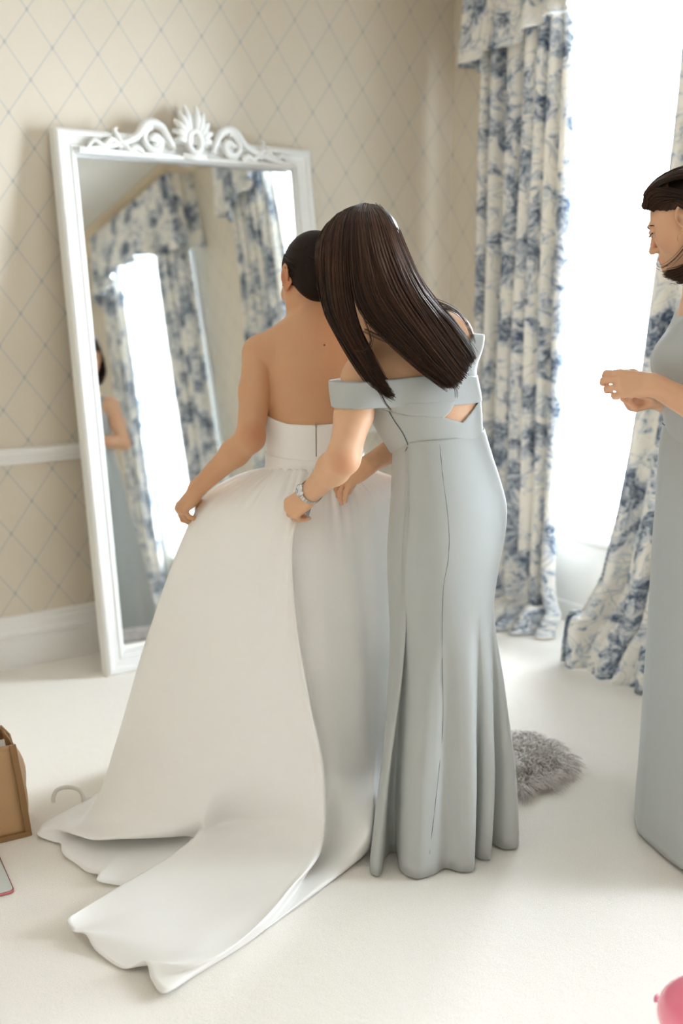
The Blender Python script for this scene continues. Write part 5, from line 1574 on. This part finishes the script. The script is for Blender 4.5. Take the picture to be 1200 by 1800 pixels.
gt_ = [[q * np.array([1, 1, 1]) for q in [Lr(0.056, 0.060, y0 + 0.012), Lr(0.070, 0.032, y0 + 0.016), Lr(0.083, -0.010, y0 * 0.6 + 0.020), Lr(0.084, -0.050, y0 * 0.3 + 0.004), Lr(0.080, -0.070, -0.040), Lr(0.080, -0.056, -0.090), Lr(0.078, -0.020, -0.118 - y0 * 0.1)]] for y0 in (0.080, 0.066, 0.052, 0.040)]
for gg, cnt, sd in ((gl, 900, 21), (gr_, 500, 22), (gb, 700, 23), (gf, 1300, 24), (gs_, 600, 25), (gt_, 450, 26)):
    P, r_, sh = guided_hair(gg, cnt, 20, 0.0045, sd, (0.0010, 0.0018), 0.04, wave=0.006)
    # keep every strand outside the skull
    q = np.stack([(P - r_fr['c']) @ a for a in r_fr['ax']], -1)
    e = (q - np.array([0, -0.014, 0.036])) / (np.array([0.072, 0.091, 0.084]) + 0.005)
    k = np.linalg.norm(e, axis=2)[..., None]
    q2 = np.where(k < 1, np.array([0, -0.014, 0.036]) + (q - np.array([0, -0.014, 0.036])) / np.maximum(k, 0.2), q)
    P = r_fr['c'] + sum(q2[..., i:i + 1] * r_fr['ax'][i] for i in range(3))
    sets.append(strands(P, r_, 3, 0.35, sh))
wisp = np.stack([catmull(np.array([Lr(-0.082, -0.01, -0.060), Lr(-0.072, 0.045, -0.088), Lr(-0.045, 0.088, -0.090), Lr(-0.020, 0.108, -0.062)]) + np.random.default_rng(q).normal(0, 0.004, 3), 26) for q in range(9)])
sets.append(strands(wisp, np.full(9, 0.0005), 3, 0.4, np.full(9, 0.7)))
capr = EL(Lr(0, -0.020, 0.036), (0.0735, 0.090, 0.085), *r_fr['ax'])
Vc, Fc_ = surface(lambda P: np.maximum(prim(capr, P), (P - Lr(0, 0.066, 0.080)) @ unit(r_fr['ax'][1] * 0.72 - r_fr['ax'][2] * 0.69)), r_fr['c'] - 0.16, r_fr['c'] + 0.16, 0.004, project=1)
sets.append((Vc, Fc_, np.zeros(len(Vc))))
V = np.concatenate([p[0] for p in sets]); b = 0; Fs = []
for p in sets:
    Fs.append(p[1] + b); b += len(p[0])
mk('hair', V - rb, np.concatenate(Fs), M['hair_dark'], right, attrs={'shade': np.concatenate([p[2] for p in sets])})

# ================================================================== things on the carpet
# jute bag at the left edge
M['jute'] = plain('jute_weave', lin(190, 152, 110), 0.45, (420.0, 0.35, 0.002))
M['jute_edge'] = plain('jute_binding', lin(152, 116, 78), 0.75, (300.0, 0.3, 0.002))
M['webbing'] = plain('cotton_webbing', lin(226, 216, 200), 0.8, (300.0, 0.2, 0.002))
M['tissue'] = plain('white_tissue', lin(240, 238, 234), 0.7)
bg = np.array([-0.842, 2.632, 0.0])
bag = empty('jute_bag', vw(bg), ROTZ + math.atan2(-0.5, -0.87))
tag(bag, 'brown jute tote bag with paper inside standing at the left edge', 'bag')
BL, BW, BH = 0.36, 0.14, 0.268      # local x: along the front (away to the left), local -y: depth away from the camera
def bag_panel(corners, nu=12, nv=14, bulge=0.0, seed=0):
    a, b, c, d = [np.array(q, float) for q in corners]
    n = unit(np.cross(b - a, d - a))
    u = np.linspace(0, 1, nu)[:, None, None]; w = np.linspace(0, 1, nv)[None, :, None]
    P = (a * (1 - u) + b * u) * (1 - w) + (d * (1 - u) + c * u) * w
    k = np.sin(np.pi * u) * np.sin(np.pi * w)
    r = 0.25 * np.sin(7 * u + 5 * w + seed) * np.sin(np.pi * u)
    return gridf(P + n * bulge * (k + r * k))
ln_ = 0.018
fb, bk = [(0, 0, 0.004), (BL, 0, 0.004), (BL + 0.01, 0.006, BH), (0.030, 0.004, BH)], [(0.0, -BW, 0.004), (BL, -BW, 0.004), (BL + 0.01, -BW + 0.01, BH), (0.030, -BW + 0.01, BH)]
solid(mk('front_panel', *bag_panel(fb, bulge=0.014), M['jute'], bag), 0.004)
solid(mk('back_panel', *bag_panel(bk, bulge=-0.010), M['jute'], bag), 0.004)
for x0 in (0.0, BL):
    sgn = 1 if x0 == 0 else -1
    solid(mk('gusset', *bag_panel([(x0, 0, 0.004), (x0, -BW, 0.004), (x0 + 0.028 * (x0 == 0) + 0.01 * (x0 > 0), -BW + 0.01, BH), (x0 + 0.028 * (x0 == 0) + 0.01 * (x0 > 0), 0.004, BH)], bulge=0.03 * 1.0), M['jute'], bag), 0.003)
solid(mk('base_panel', *bag_panel([(0, 0, 0.005), (BL, 0, 0.005), (BL, -BW, 0.005), (0, -BW, 0.005)]), M['jute'], bag), 0.004)
def strip(path, w, th, nrm):
    P = np.asarray(path, float); n = np.asarray(nrm, float)
    T_ = np.gradient(P, axis=0); T_ /= np.linalg.norm(T_, axis=1)[:, None] + 1e-9
    B_ = np.cross(T_, n); B_ /= np.linalg.norm(B_, axis=1)[:, None] + 1e-9
    ring = np.stack([P - B_ * w / 2 - n * th / 2, P + B_ * w / 2 - n * th / 2, P + B_ * w / 2 + n * th / 2, P - B_ * w / 2 + n * th / 2], 1)
    v, f = gridf(ring, close_v=True)
    return v, f + [(3, 2, 1, 0), tuple(len(P) * 4 - 4 + i for i in range(4))]
mk('binding', *strip([(0.002, 0.004, 0.0), (0.015, 0.008, BH * 0.5), (0.030, 0.006, BH)], 0.016, 0.006, (0, 1, 0)), M['jute_edge'], bag, False)
mk('binding', *strip([(0.0, 0.006, 0.008), (BL * 0.5, 0.006, 0.008), (BL, 0.006, 0.008)], 0.014, 0.006, (0, 1, 0)), M['jute_edge'], bag, False)
mk('binding', *strip([(0.030, 0.004, BH), (0.02, -BW * 0.5, BH - 0.006), (0.030, -BW + 0.01, BH)], 0.004, 0.012, (0, 0, 1)), M['jute_edge'], bag, False)
for yy, lean, mt in ((0.006, 0.010, 'jute_edge'), (-BW + 0.008, -0.006, 'webbing')):
    hpth = catmull([(0.085, yy, BH - 0.05), (0.085, yy, BH), (0.092, yy + lean, BH + 0.06), (0.135, yy + lean * 2, BH + 0.115), (0.215, yy + lean * 2, BH + 0.115), (0.258, yy + lean, BH + 0.06), (0.265, yy, BH), (0.265, yy, BH - 0.05)], 40)
    mk('handle', *strip(hpth, 0.022, 0.005, (0, 1, 0)), M[mt], bag, True)
rt = np.random.default_rng(4)
tp = np.stack(np.meshgrid(np.linspace(0.03, BL - 0.02, 16), np.linspace(-BW + 0.02, -0.012, 9), indexing='ij'), -1)
tz = BH - 0.05 + 0.03 * rt.normal(0, 0.6, tp.shape[:2])
mk('tissue_paper', *gridf(np.concatenate([tp, tz[..., None]], -1)), M['tissue'], bag, False)

# tablet lying on the carpet
M['rose'] = plain('rose_metal', lin(214, 122, 120), 0.28, Metallic=0.75)
M['glass_face'] = plain('pale_glass_face', lin(206, 212, 210), 0.06, Specular_IOR_Level=0.6)
def rrect(w, h, r, n=8):
    p = []
    for cx_, cy_, a0 in ((w - r, r, -90), (w - r, h - r, 0), (r, h - r, 90), (r, r, 180)):
        for k in range(n + 1):
            a = math.radians(a0 + 90 * k / n)
            p.append((cx_ + r * math.cos(a), cy_ + r * math.sin(a)))
    return np.array(p)
t0 = np.array((-0.7943,2.347,0))
tx = unit(np.array([-0.86, 0.0, 0.0]) + np.array([0, -0.55, 0])); ty = np.array([-tx[1], tx[0], 0])
tdir = np.array((-0.8928,2.541,0)) - np.array((-0.8065,2.383,0)); tdir = unit(tdir)
tab = empty('tablet', vw(t0), ROTZ + math.atan2(tdir[1], tdir[0]) - math.pi / 2)
tag(tab, 'pale faced tablet with rose metal edge lying on the carpet beside the bag', 'tablet')
W_, H_ = 0.145, 0.215
def slab(outline_rows):
    P = np.stack([np.concatenate([o, np.full((len(o), 1), z)], 1) for o, z in outline_rows])
    v, f = gridf(P, close_v=True)
    n = P.shape[1]
    return v, f + [tuple(range(n - 1, -1, -1)), tuple((len(outline_rows) - 1) * n + i for i in range(n))]
def rr(ins): return rrect(W_ - 2 * ins, H_ - 2 * ins, 0.014 - ins * 0.6) + ins - np.array([W_, 0])
mk('case', *slab([(rr(0.0015), 0.0005), (rr(0.0), 0.002), (rr(0.0), 0.0065), (rr(0.0015), 0.0078)]), M['rose'], tab, False)
mk('dark_border', *slab([(rr(0.0018), 0.0070), (rr(0.0018), 0.0081)]), M['black'], tab, False)
mk('screen', *slab([(rr(0.0032), 0.0075), (rr(0.0032), 0.0084)]), M['glass_face'], tab, False)

# white ribbon loop behind the tip of the train
rl = np.array((-0.7813,2.813,0))
rib = mk('ribbon_loop', *strip(catmull([(-0.044, 0.0, 0.002), (-0.042, 0.0, 0.022), (-0.030, 0.0, 0.042), (0.0, 0.0, 0.050), (0.030, 0.0, 0.042), (0.042, 0.0, 0.022), (0.044, 0.0, 0.002), (0.055, 0.02, 0.002), (0.075, 0.03, 0.002)], 50), 0.012, 0.0014, (0, 1, 0)), M['tissue'], None, True)
rib.location = vw(rl); rib.rotation_euler = (0, 0, ROTZ)
tag(rib, 'thin white ribbon loop standing on the carpet behind the train tip', 'ribbon')

# grey sheepskin
M['hide'] = plain('sheepskin_hide', lin(205, 196, 190), 0.9)
M['wool'] = hair_mat('grey_wool', lin(206, 196, 190), lin(236, 230, 226))
outl = catmull(np.array([(0.43, 2.845), (0.480, 2.850), (0.535, 2.855), (0.600, 2.905), (0.655, 2.960), (0.690, 3.050), (0.680, 3.150), (0.620, 3.240), (0.540, 3.240), (0.46, 3.30), (0.40, 3.28), (0.355, 3.17), (0.345, 3.03), (0.37, 2.91)]), 90, True)
rc_ = outl.mean(0)
sr = np.array([rc_[0], rc_[1], 0.0])
rug = empty('sheepskin_rug', vw(sr), ROTZ)
tag(rug, 'grey fluffy sheepskin rug lying on the carpet behind the bending bridesmaid', 'rug')
rows = [(0.35, 0.018), (0.7, 0.018), (0.93, 0.014), (1.0, 0.004), (0.96, 0.001)]
P = np.stack([np.concatenate([(outl - rc_) * k, np.full((90, 1), z)], 1) for k, z in rows])
v, f = gridf(P, close_v=True); f.append(tuple(range(89, -1, -1)))
mk('hide', v, f, M['hide'], rug)
nw = 7500
rgw = np.random.default_rng(12)
ti = rgw.uniform(0, 1, nw) ** 0.5
oi = outl[rgw.integers(0, 90, nw)] - rc_
root_ = oi * ti[:, None] * 0.98
lock = rgw.normal(0, 1, (nw, 2)) * 0.012
cl_ = np.floor(root_ / 0.022)
hsh = np.sin(cl_[:, 0] * 12.9 + cl_[:, 1] * 78.2) * 43758.5
lk = np.stack([np.cos(hsh), np.sin(hsh)], 1)
edge = np.clip((ti - 0.72) / 0.28, 0, 1)
od = oi / np.linalg.norm(oi, axis=1)[:, None]
m = 6
t = np.linspace(0, 1, m)[None, :, None]
dxy = (lk * 0.018 + lock)[:, None] * t + od[:, None] * edge[:, None, None] * 0.034 * t + 0.004 * np.sin(t * 9 + hsh[:, None, None]) * lk[:, None]
hz = (0.018 + (0.034 - 0.014 * edge)[:, None] * np.sin(np.linspace(0, 1, m) * 2.2)[None] * rgw.uniform(0.6, 1.25, (nw, 1))) * (1 - 0.75 * edge[:, None] * np.linspace(0, 1, m)[None] ** 1.5)
Pw = np.concatenate([root_[:, None] + dxy, np.maximum(hz, 0.002)[..., None]], -1)
v, f, sh = strands(Pw, rgw.uniform(0.0010, 0.0019, nw), 3, 0.3, np.clip(0.5 + 0.3 * np.sin(hsh) + rgw.normal(0, 0.2, nw), 0, 1))
wo = mk('wool', v, f, M['wool'], rug, attrs={'shade': sh}); wo['kind'] = 'stuff'

# pink balloon on the carpet at the lower right corner
t = NT('pink_latex')
b_ = t.bsdf(lin(246, 132, 158), 0.18, Specular_IOR_Level=0.5, Subsurface_Weight=0.25, Subsurface_Scale=0.05, Coat_Weight=0.3)
b_.inputs['Subsurface Radius'].default_value = (1.0, 0.4, 0.5)
M['latex'] = t.m
bc = np.array([0.695, 1.755, 0.094])
th = np.linspace(0, np.pi, 30)
prof = [(max(0.0005, 0.092 * math.sin(a) * (1 - 0.10 * (1 - math.cos(a)) / 2)), 0.098 * math.cos(a) - 0.012 * max(0, -math.cos(a)) ** 3) for a in th]
ball = mk('balloon', *lathe(prof, 40), M['latex'])
ball.location = vw(bc); ball.rotation_euler = (math.radians(82), 0, ROTZ + 0.7)
tag(ball, 'pink balloon lying on the carpet in the lower right corner', 'balloon')
mk('knot', *lathe([(0.002, -0.106), (0.006, -0.110), (0.0035, -0.114), (0.009, -0.122), (0.008, -0.123), (0.001, -0.114)], 14), M['latex'], ball)
